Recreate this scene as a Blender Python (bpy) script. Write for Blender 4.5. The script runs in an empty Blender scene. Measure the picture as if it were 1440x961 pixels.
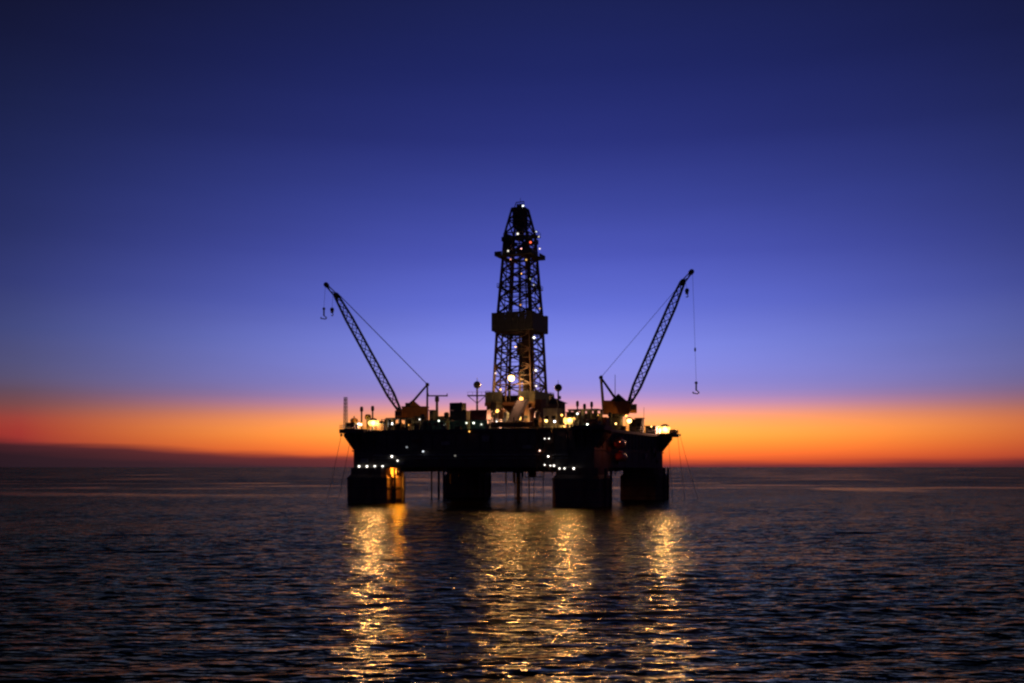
import bpy, bmesh, math, random
import numpy as np
from mathutils import Vector, Matrix

random.seed(7)
np.random.seed(7)
SC = bpy.context.scene
COL = SC.collection
R = math.radians

# ------------------------------------------------------------------ camera
F = 1446.0            # focal length in photo pixels (photo 1440 wide)
D0 = 291.0            # metres from the lens to the rig's centre
HC = 10.2             # lens height above the water
HY = 657.0            # photo row of the horizon
cam_d = bpy.data.cameras.new('camera')
cam = bpy.data.objects.new('camera', cam_d)
COL.objects.link(cam)
cam.location = (0, -D0, HC)
cam.rotation_euler = (R(90), 0, 0)
cam_d.sensor_width = 36
cam_d.lens = 36 * F / 1440
cam_d.shift_y = (HY - 480.5) / 1440
cam_d.clip_start = 0.5
cam_d.clip_end = 90000
SC.camera = cam

# ------------------------------------------------------------------ render look
SC.view_settings.view_transform = 'Standard'
SC.view_settings.look = 'None'
SC.view_settings.exposure = 0
SC.view_settings.gamma = 1
SC.view_settings.use_curve_mapping = False
SC.render.engine = 'CYCLES'
cy = SC.cycles
cy.pixel_filter_type = 'BLACKMAN_HARRIS'
cy.filter_width = 2.3          # the photograph is soft: a small file enlarged
cy.use_denoising = True
try:
    cy.denoiser = 'OPENIMAGEDENOISE'
except Exception:
    pass
cy.max_bounces = 5
cy.diffuse_bounces = 2
cy.glossy_bounces = 3
cy.sample_clamp_indirect = 4
cy.sample_clamp_direct = 60
cy.caustics_reflective = False
cy.caustics_refractive = False
cy.use_light_tree = True

# ------------------------------------------------------------------ sky
def s2l(c):
    return c / 12.92 if c <= 0.04045 else ((c + 0.055) / 1.055) ** 2.4

def rgb(r, g, b, k=1.0):
    return (s2l(r / 255) * k, s2l(g / 255) * k, s2l(b / 255) * k, 1)

world = bpy.data.worlds.new('World')
SC.world = world
world.use_nodes = True
wn, wl = world.node_tree.nodes, world.node_tree.links
wn.clear()

def wmath(op, a, b=None, c=None, clamp=False):
    n = wn.new('ShaderNodeMath')
    n.operation = op
    n.use_clamp = clamp
    for i, v in enumerate((a, b, c)):
        if v is None:
            continue
        if isinstance(v, (int, float)):
            n.inputs[i].default_value = v
        else:
            wl.new(v, n.inputs[i])
    return n.outputs[0]

def wramp(fac, stops, interp='LINEAR'):
    n = wn.new('ShaderNodeValToRGB')
    cr = n.color_ramp
    cr.interpolation = interp
    while len(cr.elements) > 1:
        cr.elements.remove(cr.elements[-1])
    cr.elements[0].position = stops[0][0]
    cr.elements[0].color = stops[0][1]
    for p, c in stops[1:]:
        e = cr.elements.new(p)
        e.color = c
    wl.new(fac, n.inputs[0])
    return n.outputs[0]

def wmix(fac, a, b, mode='MIX'):
    n = wn.new('ShaderNodeMix')
    n.data_type = 'RGBA'
    n.blend_type = mode
    for sock, v in ((n.inputs[0], fac), (n.inputs[6], a), (n.inputs[7], b)):
        if isinstance(v, (int, float)):
            sock.default_value = v
        elif isinstance(v, tuple):
            sock.default_value = v
        else:
            wl.new(v, sock)
    return n.outputs[2]

tc = wn.new('ShaderNodeTexCoord')
sp = wn.new('ShaderNodeSeparateXYZ')
wl.new(tc.outputs['Generated'], sp.inputs[0])
elev = wmath('MULTIPLY', wmath('ARCSINE', sp.outputs[2]), 57.29578)      # degrees above the horizon
azim = wmath('MULTIPLY', wmath('ARCTAN2', sp.outputs[0], sp.outputs[1]), 57.29578)
daz = wmath('SUBTRACT', azim, 3.5)                                       # from the sunset point
lobe = wmath('EXPONENT', wmath('MULTIPLY', wmath('POWER', wmath('DIVIDE', daz, 27.6), 2.0), -1.0))
w_mid = wmath('DIVIDE', wmath('SUBTRACT', lobe, 0.33), 0.67, clamp=True)
w_far = wmath('MAXIMUM', wmath('MINIMUM', wmath('DIVIDE', lobe, 0.33), 1.0), 0.38)
ef = wmath('DIVIDE', elev, 90.0, clamp=True)

def stops(rows):
    out = [(math.degrees(math.atan((HY - y) / F)) / 90.0, rgb(*c)) for y, c in rows]
    top = rows[-1][1]        # above the frame the blue goes on darkening towards the zenith
    return out + [(e / 90.0, rgb(*(v * k for v in top))) for e, k in ((32, .70), (42, .50), (60, .36), (90, .3))]

mid = wramp(ef, stops([
    (657, (200, 76, 48)), (648, (236, 96, 50)), (637, (290, 134, 54)), (625, (306, 166, 60)), (611, (308, 190, 78)), (599, (304, 192, 94)),
    (587, (282, 178, 122)), (576, (242, 164, 164)), (566, (204, 152, 196)), (555, (166, 145, 214)), (538, (146, 142, 226)), (515, (136, 141, 232)),
    (490, (128, 138, 234)), (430, (98, 110, 214)), (360, (75, 85, 184)), (285, (58, 68, 156)),
    (200, (40, 48, 124)), (100, (29, 37, 102)), (0, (24, 31, 84))]))
side = wramp(ef, stops([
    (657, (110, 40, 44)), (636, (140, 46, 46)), (613, (164, 56, 50)), (598, (166, 66, 56)), (580, (128, 74, 74)),
    (562, (102, 76, 92)), (545, (90, 82, 116)), (525, (82, 82, 126)), (480, (66, 74, 130)), (420, (50, 58, 120)),
    (350, (38, 46, 103)), (280, (31, 39, 92)), (200, (24, 31, 76)), (100, (17, 21, 58)), (0, (13, 14, 40))]))
sky_col = wmix(w_mid, side, mid)
# a low dark bank of haze on the horizon, taller towards the north end (the frame's west side)
nz = wn.new('ShaderNodeTexNoise')
mp = wn.new('ShaderNodeMapping')
mp.inputs['Scale'].default_value = (9, 9, 160)
wl.new(tc.outputs['Generated'], mp.inputs[0])
wl.new(mp.outputs[0], nz.inputs['Vector'])
nz.inputs['Scale'].default_value = 1.0
nz.inputs['Detail'].default_value = 4
bank_rise = wmath('MINIMUM', wmath('MULTIPLY', wmath('POWER', wmath('ABSOLUTE', wmath('SUBTRACT', azim, 12.0)), 2.0), 0.00078), 2.0)
bank_top = wmath('ADD', wmath('ADD', bank_rise, 0.20), wmath('MULTIPLY', wmath('SUBTRACT', nz.outputs[0], 0.5), 0.5))
bank_in = wmath('SUBTRACT', bank_top, elev)
bank_f = wmath('DIVIDE', wmath('ADD', bank_in, 0.26), 0.52, clamp=True)
bank_f = wmath('MULTIPLY', wmath('MULTIPLY', bank_f, wmath('MULTIPLY', bank_f, wmath('SUBTRACT', 3.0, wmath('MULTIPLY', bank_f, 2.0)))), 0.94)
bank_d = wmath('DIVIDE', bank_in, 0.75, clamp=True)
bank_hi = wmix(w_mid, rgb(74, 36, 42), rgb(126, 52, 54))
bank_lo = wmix(w_mid, rgb(34, 27, 36), rgb(66, 46, 56))
bank_col = wmix(bank_d, bank_hi, bank_lo)
sky_col = wmix(bank_f, sky_col, bank_col)
sky_col = wmix(1.0, sky_col, w_far, 'MULTIPLY')
nz2 = wn.new('ShaderNodeTexNoise')
mp2 = wn.new('ShaderNodeMapping')
mp2.inputs['Scale'].default_value = (3, 3, 22)
wl.new(tc.outputs['Generated'], mp2.inputs[0])
wl.new(mp2.outputs[0], nz2.inputs['Vector'])
nz2.inputs['Scale'].default_value = 1.6
nz2.inputs['Detail'].default_value = 5
sky_col = wmix(1.0, sky_col, wmath('ADD', wmath('MULTIPLY', nz2.outputs[0], 0.12), 0.94), 'MULTIPLY')
nish = wn.new('ShaderNodeTexSky')
nish.sky_type = 'NISHITA'
nish.sun_disc = False
nish.sun_elevation = R(-4)
nish.sun_rotation = R(3.5)
nish.air_density = 1.5
nish.dust_density = 2.0
bg_n = wn.new('ShaderNodeBackground')
bg_n.inputs[1].default_value = 0.05
wl.new(nish.outputs[0], bg_n.inputs[0])
bg = wn.new('ShaderNodeBackground')
bg.inputs[1].default_value = 1.0
wl.new(sky_col, bg.inputs[0])
adds = wn.new('ShaderNodeAddShader')
wl.new(bg.outputs[0], adds.inputs[0])
wl.new(bg_n.outputs[0], adds.inputs[1])
wo = wn.new('ShaderNodeOutputWorld')
wl.new(adds.outputs[0], wo.inputs[0])
world.cycles.sampling_method = 'AUTOMATIC'

# ------------------------------------------------------------------ materials
def mat(name, col, rough=0.6, metal=0.0, vary=0.35, scale=0.7, rust=0.0):
    m = bpy.data.materials.new(name)
    m.use_nodes = True
    n, l = m.node_tree.nodes, m.node_tree.links
    p = n['Principled BSDF']
    p.inputs['Roughness'].default_value = rough
    p.inputs['Metallic'].default_value = metal
    t = n.new('ShaderNodeTexCoord')
    nz = n.new('ShaderNodeTexNoise')
    nz.inputs['Scale'].default_value = scale
    nz.inputs['Detail'].default_value = 6
    l.new(t.outputs['Object'], nz.inputs['Vector'])
    r = n.new('ShaderNodeValToRGB')
    r.color_ramp.elements[0].position = 0.3
    r.color_ramp.elements[1].position = 0.7
    lo = tuple(c * (1 - vary) for c in col)
    hi = tuple(min(1, c * (1 + vary)) for c in col)
    r.color_ramp.elements[0].color = (*lo, 1)
    r.color_ramp.elements[1].color = (*hi, 1)
    l.new(nz.outputs[0], r.inputs[0])
    out = r.outputs[0]
    if rust:
        nz2 = n.new('ShaderNodeTexNoise')
        nz2.inputs['Scale'].default_value = 0.35
        nz2.inputs['Detail'].default_value = 9
        nz2.inputs['Roughness'].default_value = 0.7
        mp = n.new('ShaderNodeMapping')
        mp.inputs['Scale'].default_value = (1.5, 1.5, 0.35)
        l.new(t.outputs['Object'], mp.inputs[0])
        l.new(mp.outputs[0], nz2.inputs['Vector'])
        r2 = n.new('ShaderNodeValToRGB')
        r2.color_ramp.elements[0].position = 0.52
        r2.color_ramp.elements[1].position = 0.68
        r2.color_ramp.elements[1].color = (rust, rust, rust, 1)
        l.new(nz2.outputs[0], r2.inputs[0])
        mx = n.new('ShaderNodeMix')
        mx.data_type = 'RGBA'
        l.new(r2.outputs[0], mx.inputs[0])
        l.new(out, mx.inputs[6])
        mx.inputs[7].default_value = (0.12, 0.045, 0.02, 1)
        out = mx.outputs[2]
    l.new(out, p.inputs['Base Color'])
    b = n.new('ShaderNodeBump')
    b.inputs['Strength'].default_value = 0.25
    b.inputs['Distance'].default_value = 0.05
    l.new(nz.outputs[0], b.inputs['Height'])
    l.new(b.outputs[0], p.inputs['Normal'])
    return m

def emit(name, col, k):
    m = bpy.data.materials.new(name)
    m.use_nodes = True
    n, l = m.node_tree.nodes, m.node_tree.links
    n.clear()
    e = n.new('ShaderNodeEmission')
    e.inputs[0].default_value = (*col, 1)
    e.inputs[1].default_value = k
    o = n.new('ShaderNodeOutputMaterial')
    l.new(e.outputs[0], o.inputs[0])
    return m

M = dict(
    hull=mat('hull_paint', (0.12, 0.105, 0.10), 0.75, rust=0.7, scale=0.25),
    column=mat('column_paint', (0.13, 0.09, 0.075), 0.75, rust=0.8, scale=0.25),
    steel=mat('dark_steel', (0.06, 0.06, 0.065), 0.6, rust=0.4),
    derrick=mat('derrick_steel', (0.13, 0.075, 0.055), 0.6, rust=0.35),
    brown=mat('red_oxide_paint', (0.11, 0.042, 0.024), 0.65, rust=0.5),
    orange=mat('crane_orange_paint', (0.42, 0.17, 0.04), 0.55, rust=0.3),
    yellow=mat('yellow_paint', (0.55, 0.36, 0.05), 0.5, rust=0.3),
    cream=mat('cream_wall_paint', (0.55, 0.50, 0.38), 0.6, rust=0.25),
    grey=mat('grey_paint', (0.22, 0.23, 0.24), 0.6, rust=0.4),
    green=mat('green_paint', (0.06, 0.16, 0.12), 0.55, rust=0.3),
    red=mat('red_paint', (0.30, 0.05, 0.04), 0.55, rust=0.3),
    white=mat('white_paint', (0.62, 0.62, 0.60), 0.5, rust=0.2),
    boat=mat('lifeboat_orange', (0.50, 0.075, 0.03), 0.5),
    dome=mat('dome_plastic', (0.10, 0.10, 0.11), 0.4),
    cable=mat('wire_rope', (0.04, 0.04, 0.04), 0.6),
    glass=mat('dark_glass', (0.02, 0.025, 0.03), 0.08),
    rubber=mat('black_rubber', (0.02, 0.02, 0.02), 0.8),
)

# ------------------------------------------------------------------ mesh helpers
class MB:
    def __init__(self):
        self.v, self.f = [], []

    def add(self, vs, fs):
        o = len(self.v)
        self.v += [tuple(p) for p in vs]
        self.f += [tuple(i + o for i in f) for f in fs]
        return self

    def box(self, x0, x1, y0, y1, z0, z1):
        vs = [(x, y, z) for z in (z0, z1) for y in (y0, y1) for x in (x0, x1)]
        return self.add(vs, [(0, 2, 3, 1), (4, 5, 7, 6), (0, 1, 5, 4), (2, 6, 7, 3), (0, 4, 6, 2), (1, 3, 7, 5)])

    def beam(self, p, q, w, h=None):
        p, q = Vector(p), Vector(q)
        h = h or w
        d = (q - p).normalized()
        a = d.cross(Vector((0, 0, 1)))
        if a.length < 1e-3:
            a = Vector((1, 0, 0))
        a.normalize()
        b = d.cross(a)
        a, b = a * w / 2, b * h / 2
        vs = [p - a - b, p + a - b, p + a + b, p - a + b, q - a - b, q + a - b, q + a + b, q - a + b]
        return self.add(vs, [(3, 2, 1, 0), (4, 5, 6, 7), (0, 1, 5, 4), (1, 2, 6, 5), (2, 3, 7, 6), (3, 0, 4, 7)])

    def tube(self, p, q, r, r2=None, n=10):
        p, q = Vector(p), Vector(q)
        r2 = r if r2 is None else r2
        d = (q - p).normalized()
        a = d.cross(Vector((0, 0, 1)))
        if a.length < 1e-3:
            a = Vector((1, 0, 0))
        a.normalize()
        b = d.cross(a)
        vs = []
        for c, rr in ((p, r), (q, r2)):
            for i in range(n):
                t = 2 * math.pi * i / n
                vs.append(c + a * rr * math.cos(t) + b * rr * math.sin(t))
        fs = [(i, (i + 1) % n, n + (i + 1) % n, n + i) for i in range(n)]
        fs += [tuple(reversed(range(n))), tuple(range(n, 2 * n))]
        return self.add(vs, fs)

    def lathe(self, prof, n=20, c=(0, 0, 0)):
        vs, fs = [], []
        for r, z in prof:
            for i in range(n):
                t = 2 * math.pi * i / n
                vs.append((c[0] + r * math.cos(t), c[1] + r * math.sin(t), c[2] + z))
        m = len(prof)
        for j in range(m - 1):
            for i in range(n):
                k = (i + 1) % n
                fs.append((j * n + i, j * n + k, (j + 1) * n + k, (j + 1) * n + i))
        fs.append(tuple(reversed(range(n))))
        fs.append(tuple(range((m - 1) * n, m * n)))
        return self.add(vs, fs)

    def ball(self, c, r, n=14, sz=1.0):
        k = 8
        prof = [(max(0.001, r * math.sin(math.pi * j / k)), -r * sz * math.cos(math.pi * j / k)) for j in range(k + 1)]
        return self.lathe(prof, n, c)

    def prism(self, poly, z0, z1):
        n = len(poly)
        vs = [(x, y, z0) for x, y in poly] + [(x, y, z1) for x, y in poly]
        fs = [tuple(reversed(range(n))), tuple(range(n, 2 * n))]
        fs += [(i, (i + 1) % n, n + (i + 1) % n, n + i) for i in range(n)]
        return self.add(vs, fs)

    def path(self, pts, r, n=6):
        for a, b in zip(pts, pts[1:]):
            self.tube(a, b, r, n=n)
        return self

    def mesh(self, name, m, smooth=False):
        me = bpy.data.meshes.new(name)
        me.from_pydata(self.v, [], self.f)
        me.materials.append(M[m] if isinstance(m, str) else m)
        if smooth:
            me.polygons.foreach_set('use_smooth', [True] * len(me.polygons))
        me.update()
        return me

    def build(self, name, m, parent=None, smooth=False, kind=None):
        return put(name, self.mesh(name, m, smooth), parent, kind=kind)

def put(name, me, parent=None, loc=None, rot=None, kind=None):
    o = bpy.data.objects.new(name, me)
    COL.objects.link(o)
    if parent is not None:
        o.parent = parent
    if loc is not None:
        o.location = loc
    if rot is not None:
        o.rotation_euler = rot
    if kind:
        o['kind'] = kind
    return o

def tag(o, label, cat, group=None):
    o['label'] = label
    o['category'] = cat
    o['kind'] = 'thing'
    if group:
        o['group'] = group
    return o

def thing(name, label, cat, loc=(0, 0, 0), rz=0.0, group=None):
    o = bpy.data.objects.new(name, None)
    o.empty_display_size = 1
    COL.objects.link(o)
    o.location = loc
    o.rotation_euler = (0, 0, rz)
    return tag(o, label, cat, group)

# ------------------------------------------------------------------ places on the rig
CX = 1.6                     # the rig's centre, world x
PHI = R(-22.5)               # the rig's heading
CO, SI = math.cos(PHI), math.sin(PHI)
HB = 33.4                    # half side of the deck box
ZB, ZD = 10.0, 19.8          # deck box underside, top of the deck

def L2W(u, v, z):            # rig frame to world
    return Vector((CX + CO * u - SI * v, SI * u + CO * v, z))

def W(px, py, y):            # the point at world depth y that the photo shows at (px, py)
    d = D0 + y
    return Vector(((px - 720) * d / F, y, HC + (HY - py) * d / F))

CORN = {k: L2W(a * HB, b * HB, 0) for k, (a, b) in dict(L=(-1, -1), N=(1, -1), R=(1, 1), B=(-1, 1)).items()}

def edge_y(x):
    l, n, r = CORN['L'], CORN['N'], CORN['R']
    if x <= n.x:
        return l.y + (x - l.x) * (n.y - l.y) / (n.x - l.x)
    return n.y + (x - n.x) * (r.y - n.y) / (r.x - n.x)

def PE(px, py, inset):       # that point `inset` metres behind the deck's near edge
    y = 0.0
    for _ in range(30):
        x = (px - 720) * (D0 + y) / F
        y = 0.5 * y + 0.5 * (edge_y(x) + inset)
    return W(px, py, y)

def mpp(y):
    return (D0 + y) / F

# ================================================================== SEA
SEA_Z = 0.6
NEAR_AMP, FAR_AMP, NEAR_LEAN, FAR_LEAN = 1.9, 1.1, 0.13, 0.065

def sea():
    d = [22.0]
    while d[-1] < 900:
        d.append(d[-1] + 0.16 + 0.0030 * d[-1])
    ys = np.array(d) - D0
    xs = [0.0]
    while xs[-1] < 480:
        xs.append(xs[-1] + 0.36 + 0.0060 * max(0, xs[-1] - 30))
    xs = np.array([-x for x in xs[:0:-1]] + xs)
    sx = np.gradient(xs)
    sy = np.gradient(ys)
    X, Y = np.meshgrid(xs, ys)
    SX, SY = np.meshgrid(sx, sy)
    Z = np.zeros_like(X)
    rng = np.random.RandomState(11)
    waves = []
    for i in range(120):
        lam = 1.2 * (9 / 1.2) ** (rng.rand() ** 1.5)
        th = R(98) + R(18) * rng.randn() * (0.8 if lam > 5 else 1.15)
        slope = 0.016 * (0.75 + 0.5 * rng.rand()) * (1.0 if lam < 2.6 else (2.6 / lam) ** 1.0)
        waves.append((lam, th, slope, rng.rand() * 6.283))
    # patches of stronger and weaker chop (gusts)
    G = 1 + 0.30 * np.sin(X * 0.061 + Y * 0.034 + 1) * np.sin(Y * 0.047 - X * 0.021) + 0.18 * np.sin(X * 0.017 - Y * 0.083 + 2)
    for lam, th, sl, ph in waves:
        k = 2 * math.pi / lam
        kx, ky = k * math.cos(th), k * math.sin(th)
        vis = np.clip((lam / np.maximum(abs(math.cos(th)) * SX + 1e-3, abs(math.sin(th)) * SY) - 2.2) / 2.0, 0, 1)
        a = sl / k
        p = kx * X + ky * Y + ph
        Z += vis * a * (np.sin(p) + 0.18 * np.cos(2 * p)) * (G if lam < 6 else 1.0)
    taper = np.clip((900 - (Y + D0)) / 250, 0, 1) * np.clip((480 - np.abs(X)) / 120, 0, 1) * np.clip((Y + D0 - 22) / 8, 0, 1)
    Z *= taper * taper * (3 - 2 * taper)
    ny, nx = X.shape
    co = np.stack([X, Y, Z], -1).reshape(-1, 3)
    idx = np.arange(nx * ny).reshape(ny, nx)
    q = np.stack([idx[:-1, :-1], idx[:-1, 1:], idx[1:, 1:], idx[1:, :-1]], -1).reshape(-1, 4)
    # the open water round it, out to the horizon
    far = 60000.0
    o = len(co)
    x0, x1, y0, y1 = xs[0], xs[-1], ys[0], ys[-1]
    ring = np.array([(x0, y0, 0), (x1, y0, 0), (x1, y1, 0), (x0, y1, 0), (-far, -far, 0), (far, -far, 0), (far, far, 0), (-far, far, 0)], float)
    co = np.concatenate([co, ring])
    rq = np.array([(o + 4, o + 5, o + 1, o), (o + 5, o + 6, o + 2, o + 1), (o + 6, o + 7, o + 3, o + 2), (o + 7, o + 4, o, o + 3)])
    q = np.concatenate([q, rq])
    me = bpy.data.meshes.new('sea')
    me.vertices.add(len(co))
    me.vertices.foreach_set('co', co.ravel())
    me.loops.add(q.size)
    me.loops.foreach_set('vertex_index', q.ravel().astype(np.int32))
    me.polygons.add(len(q))
    me.polygons.foreach_set('loop_start', np.arange(0, q.size, 4, dtype=np.int32))
    me.polygons.foreach_set('loop_total', np.full(len(q), 4, np.int32))
    me.polygons.foreach_set('use_smooth', np.ones(len(q), bool))
    me.update(calc_edges=True)
    m = bpy.data.materials.new('sea_water')
    m.use_nodes = True
    n, l = m.node_tree.nodes, m.node_tree.links
    n.remove(n['Principled BSDF'])
    gl = n.new('ShaderNodeBsdfGlossy')
    gl.distribution = 'GGX'
    gl.inputs['Color'].default_value = (0.80, 0.84, 0.42, 1)
    df_ = n.new('ShaderNodeBsdfDiffuse')
    df_.inputs['Color'].default_value = (0.004, 0.005, 0.006, 1)
    fr = n.new('ShaderNodeFresnel')
    fr.inputs['IOR'].default_value = 1.333
    mxs = n.new('ShaderNodeMixShader')
    l.new(fr.outputs[0], mxs.inputs[0])
    l.new(df_.outputs[0], mxs.inputs[1])
    l.new(gl.outputs[0], mxs.inputs[2])
    l.new(mxs.outputs[0], n['Material Output'].inputs['Surface'])
    g = n.new('ShaderNodeNewGeometry')
    sep = n.new('ShaderNodeSeparateXYZ')
    l.new(g.outputs['Position'], sep.inputs[0])

    def mth(op, a, b=None, clamp=False):
        k = n.new('ShaderNodeMath')
        k.operation = op
        k.use_clamp = clamp
        for i, v in enumerate((a, b)):
            if v is None:
                continue
            if isinstance(v, (int, float)):
                k.inputs[i].default_value = v
            else:
                l.new(v, k.inputs[i])
        return k.outputs[0]
    # how far out on the open water: there the chop is finer than the mesh and lives in the normal
    fy = mth('DIVIDE', mth('ADD', sep.outputs[1], 130), 500, True)
    fx = mth('DIVIDE', mth('SUBTRACT', mth('ABSOLUTE', sep.outputs[0]), 120), 260, True)
    fo = mth('MAXIMUM', fy, fx)
    # long calm slicks on the far water
    mp = n.new('ShaderNodeMapping')
    mp.inputs['Scale'].default_value = (0.0055, 0.0120, 1)
    mp.inputs['Rotation'].default_value = (0, 0, R(-9))
    mp.inputs['Location'].default_value = (0.35, 0.2, 0)
    l.new(g.outputs['Position'], mp.inputs[0])
    ns = n.new('ShaderNodeTexNoise')
    ns.inputs['Scale'].default_value = 1.6
    ns.inputs['Detail'].default_value = 5
    l.new(mp.outputs[0], ns.inputs['Vector'])
    slick = n.new('ShaderNodeMapRange')
    slick.interpolation_type = 'SMOOTHSTEP'
    slick.inputs[1].default_value = 0.52
    slick.inputs[2].default_value = 0.62
    slick.inputs[3].default_value = 1.0
    slick.inputs[4].default_value = 0.42
    l.new(ns.outputs[0], slick.inputs[0])
    far_w = mth('DIVIDE', mth('ADD', sep.outputs[1], 10), 90, True)      # the calm streaks lie beyond the rig
    slk = mth('ADD', mth('MULTIPLY', mth('SUBTRACT', slick.outputs[0], 1.0), far_w), 1.0)
    amp = mth('MULTIPLY', mth('ADD', mth('MULTIPLY', fo, FAR_AMP), NEAR_AMP), slk)
    gust = n.new('ShaderNodeTexNoise')
    gust.inputs['Scale'].default_value = 1.0
    gust.inputs['Detail'].default_value = 3
    mg = n.new('ShaderNodeMapping')
    mg.inputs['Scale'].default_value = (0.018, 0.045, 1)
    l.new(g.outputs['Position'], mg.inputs[0])
    l.new(mg.outputs[0], gust.inputs['Vector'])
    amp = mth('MULTIPLY', amp, mth('ADD', mth('MULTIPLY', gust.outputs[0], 1.3), 0.35))
    eps = 0.06

    def height(dx, dy):
        a = n.new('ShaderNodeVectorMath')
        a.operation = 'ADD'
        l.new(g.outputs['Position'], a.inputs[0])
        a.inputs[1].default_value = (dx, dy, 0)
        tot = None
        for ang, sx_, sc_, wgt in ((-8, 0.36, 1.0, 0.26), (9, 0.36, 2.7, 0.075)):
            mpn = n.new('ShaderNodeMapping')
            mpn.inputs['Rotation'].default_value = (0, 0, R(ang))
            mpn.inputs['Scale'].default_value = (sx_, 1.0, 1.0)
            l.new(a.outputs[0], mpn.inputs[0])
            t = n.new('ShaderNodeTexNoise')
            t.noise_dimensions = '2D'
            t.inputs['Scale'].default_value = sc_
            t.inputs['Detail'].default_value = 2
            t.inputs['Roughness'].default_value = 0.5
            l.new(mpn.outputs[0], t.inputs['Vector'])
            h = mth('MULTIPLY', t.outputs[0], wgt)
            tot = h if tot is None else mth('ADD', tot, h)
        return tot
    h0, hx, hy = height(0, 0), height(eps, 0), height(0, eps)
    cmb = n.new('ShaderNodeCombineXYZ')
    l.new(mth('DIVIDE', mth('SUBTRACT', h0, hx), eps), cmb.inputs[0])
    l.new(mth('DIVIDE', mth('SUBTRACT', h0, hy), eps), cmb.inputs[1])
    scl = n.new('ShaderNodeVectorMath')
    scl.operation = 'SCALE'
    l.new(cmb.outputs[0], scl.inputs[0])
    l.new(amp, scl.inputs['Scale'])
    ad = n.new('ShaderNodeVectorMath')
    ad.operation = 'ADD'
    l.new(g.outputs['Normal'], ad.inputs[0])
    l.new(scl.outputs[0], ad.inputs[1])
    # from a low eye only the near faces of the chop show; the far faces hide behind the crests
    cb = n.new('ShaderNodeCombineXYZ')
    l.new(mth('MULTIPLY', mth('ADD', mth('MULTIPLY', fo, FAR_LEAN), NEAR_LEAN), mth('MULTIPLY', slk, -1.0)), cb.inputs[1])
    ad2 = n.new('ShaderNodeVectorMath')
    ad2.operation = 'ADD'
    l.new(ad.outputs[0], ad2.inputs[0])
    l.new(cb.outputs[0], ad2.inputs[1])
    ad = ad2
    nm = n.new('ShaderNodeVectorMath')
    nm.operation = 'NORMALIZE'
    l.new(ad.outputs[0], nm.inputs[0])
    l.new(nm.outputs[0], gl.inputs['Normal'])
    l.new(nm.outputs[0], fr.inputs['Normal'])
    rg = mth('ADD', mth('MULTIPLY', fo, 0.08), 0.17)
    l.new(mth('MULTIPLY', rg, slk), gl.inputs['Roughness'])
    me.materials.append(m)
    o = put('sea', me, None, (0, 0, SEA_Z))
    o['kind'] = 'structure'

sea()

# ================================================================== PLATFORM HULL
plat = thing('drilling_platform', 'dark semi-submersible platform hull standing on four thick columns in the sea', 'oil rig', (CX, 0, 0), PHI)

def rsq(h, c):
    return [(h - c, -h), (h, -h + c), (h, h - c), (h - c, h), (-h + c, h), (-h, h - c), (-h, -h + c), (-h + c, -h)]

MB().box(-HB, HB, -HB, HB, ZB, 19.0).build('deck_hull', 'hull', plat)
MB().box(-HB - .7, HB + .7, -HB - .7, HB + .7, 19.0, ZD).build('upper_deck', 'steel', plat)
MB().box(-HB - .35, HB + .35, -HB - .35, HB + .35, 14.3, 14.6).build('rubbing_strake', 'steel', plat)
plate = MB().box(-3.2, 3.2, -0.06, 0.0, 0.0, 3.9).mesh('plate', 'hull')
stiff = MB().box(-0.09, 0.09, -0.22, 0.0, 0.0, 3.9).mesh('stiffener', 'steel')
for k in range(4):
    rz = k * math.pi / 2
    c, s = math.cos(rz), math.sin(rz)
    for i in range(10):
        for z in (10.2, 14.85):
            u = -HB + 3.34 + i * 6.68
            put('plate', plate, plat, (c * u + s * HB, s * u - c * HB, z), (0, 0, rz))
    for i in range(21):
        u = -HB + 0.05 + i * 3.33
        o = HB + 0.07
        put('stiffener', stiff, plat, (c * u + s * o, s * u - c * o, 14.85), (0, 0, rz))

COLS = [(-29, -29), (29, -29), (29, 29), (-29, 29)]
colmesh = MB()
colmesh.add([], [])
prof = [(-6, 6.0), (7.4, 6.0), (8.3, 5.35), (10.0, 5.35)]
for (z0, h0), (z1, h1) in zip(prof, prof[1:]):
    a, b = rsq(h0, 1.1), rsq(h1, 1.1)
    vs = [(x, y, z0) for x, y in a] + [(x, y, z1) for x, y in b]
    colmesh.add(vs, [(i, (i + 1) % 8, 8 + (i + 1) % 8, 8 + i) for i in range(8)])
colmesh = colmesh.mesh('column', 'column')
bandm = MB().prism(rsq(6.12, 1.1), 0, 0.35).mesh('rub_rail', 'steel')
ladm = MB()
for s in (-0.25, 0.25):
    ladm.beam((s, -6.3, -1), (s, -6.3, 7.3), 0.09)
for k in range(20):
    ladm.beam((-0.25, -6.3, 0.2 + k * 0.36), (0.25, -6.3, 0.2 + k * 0.36), 0.06)
ladm = ladm.mesh('ladder', 'steel')
rism = MB().tube((6.5, -1.6, -2), (6.5, -1.6, 9.9), .34, n=10).tube((6.5, -1.6, 4.0), (6.5, -1.6, 4.4), .5, n=10).mesh('riser_pipe', 'steel')
for u, v in COLS:
    c = put('column', colmesh, plat, (u, v, 0))
    for z in (1.6, 4.6, 7.0):
        put('rub_rail', bandm, c, (0, 0, z))
    put('ladder', ladm, c, (2.5, 0, 0))
    put('riser_pipe', rism, c)
    put('riser_pipe', rism, c, (0, 4.4, 0))

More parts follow.
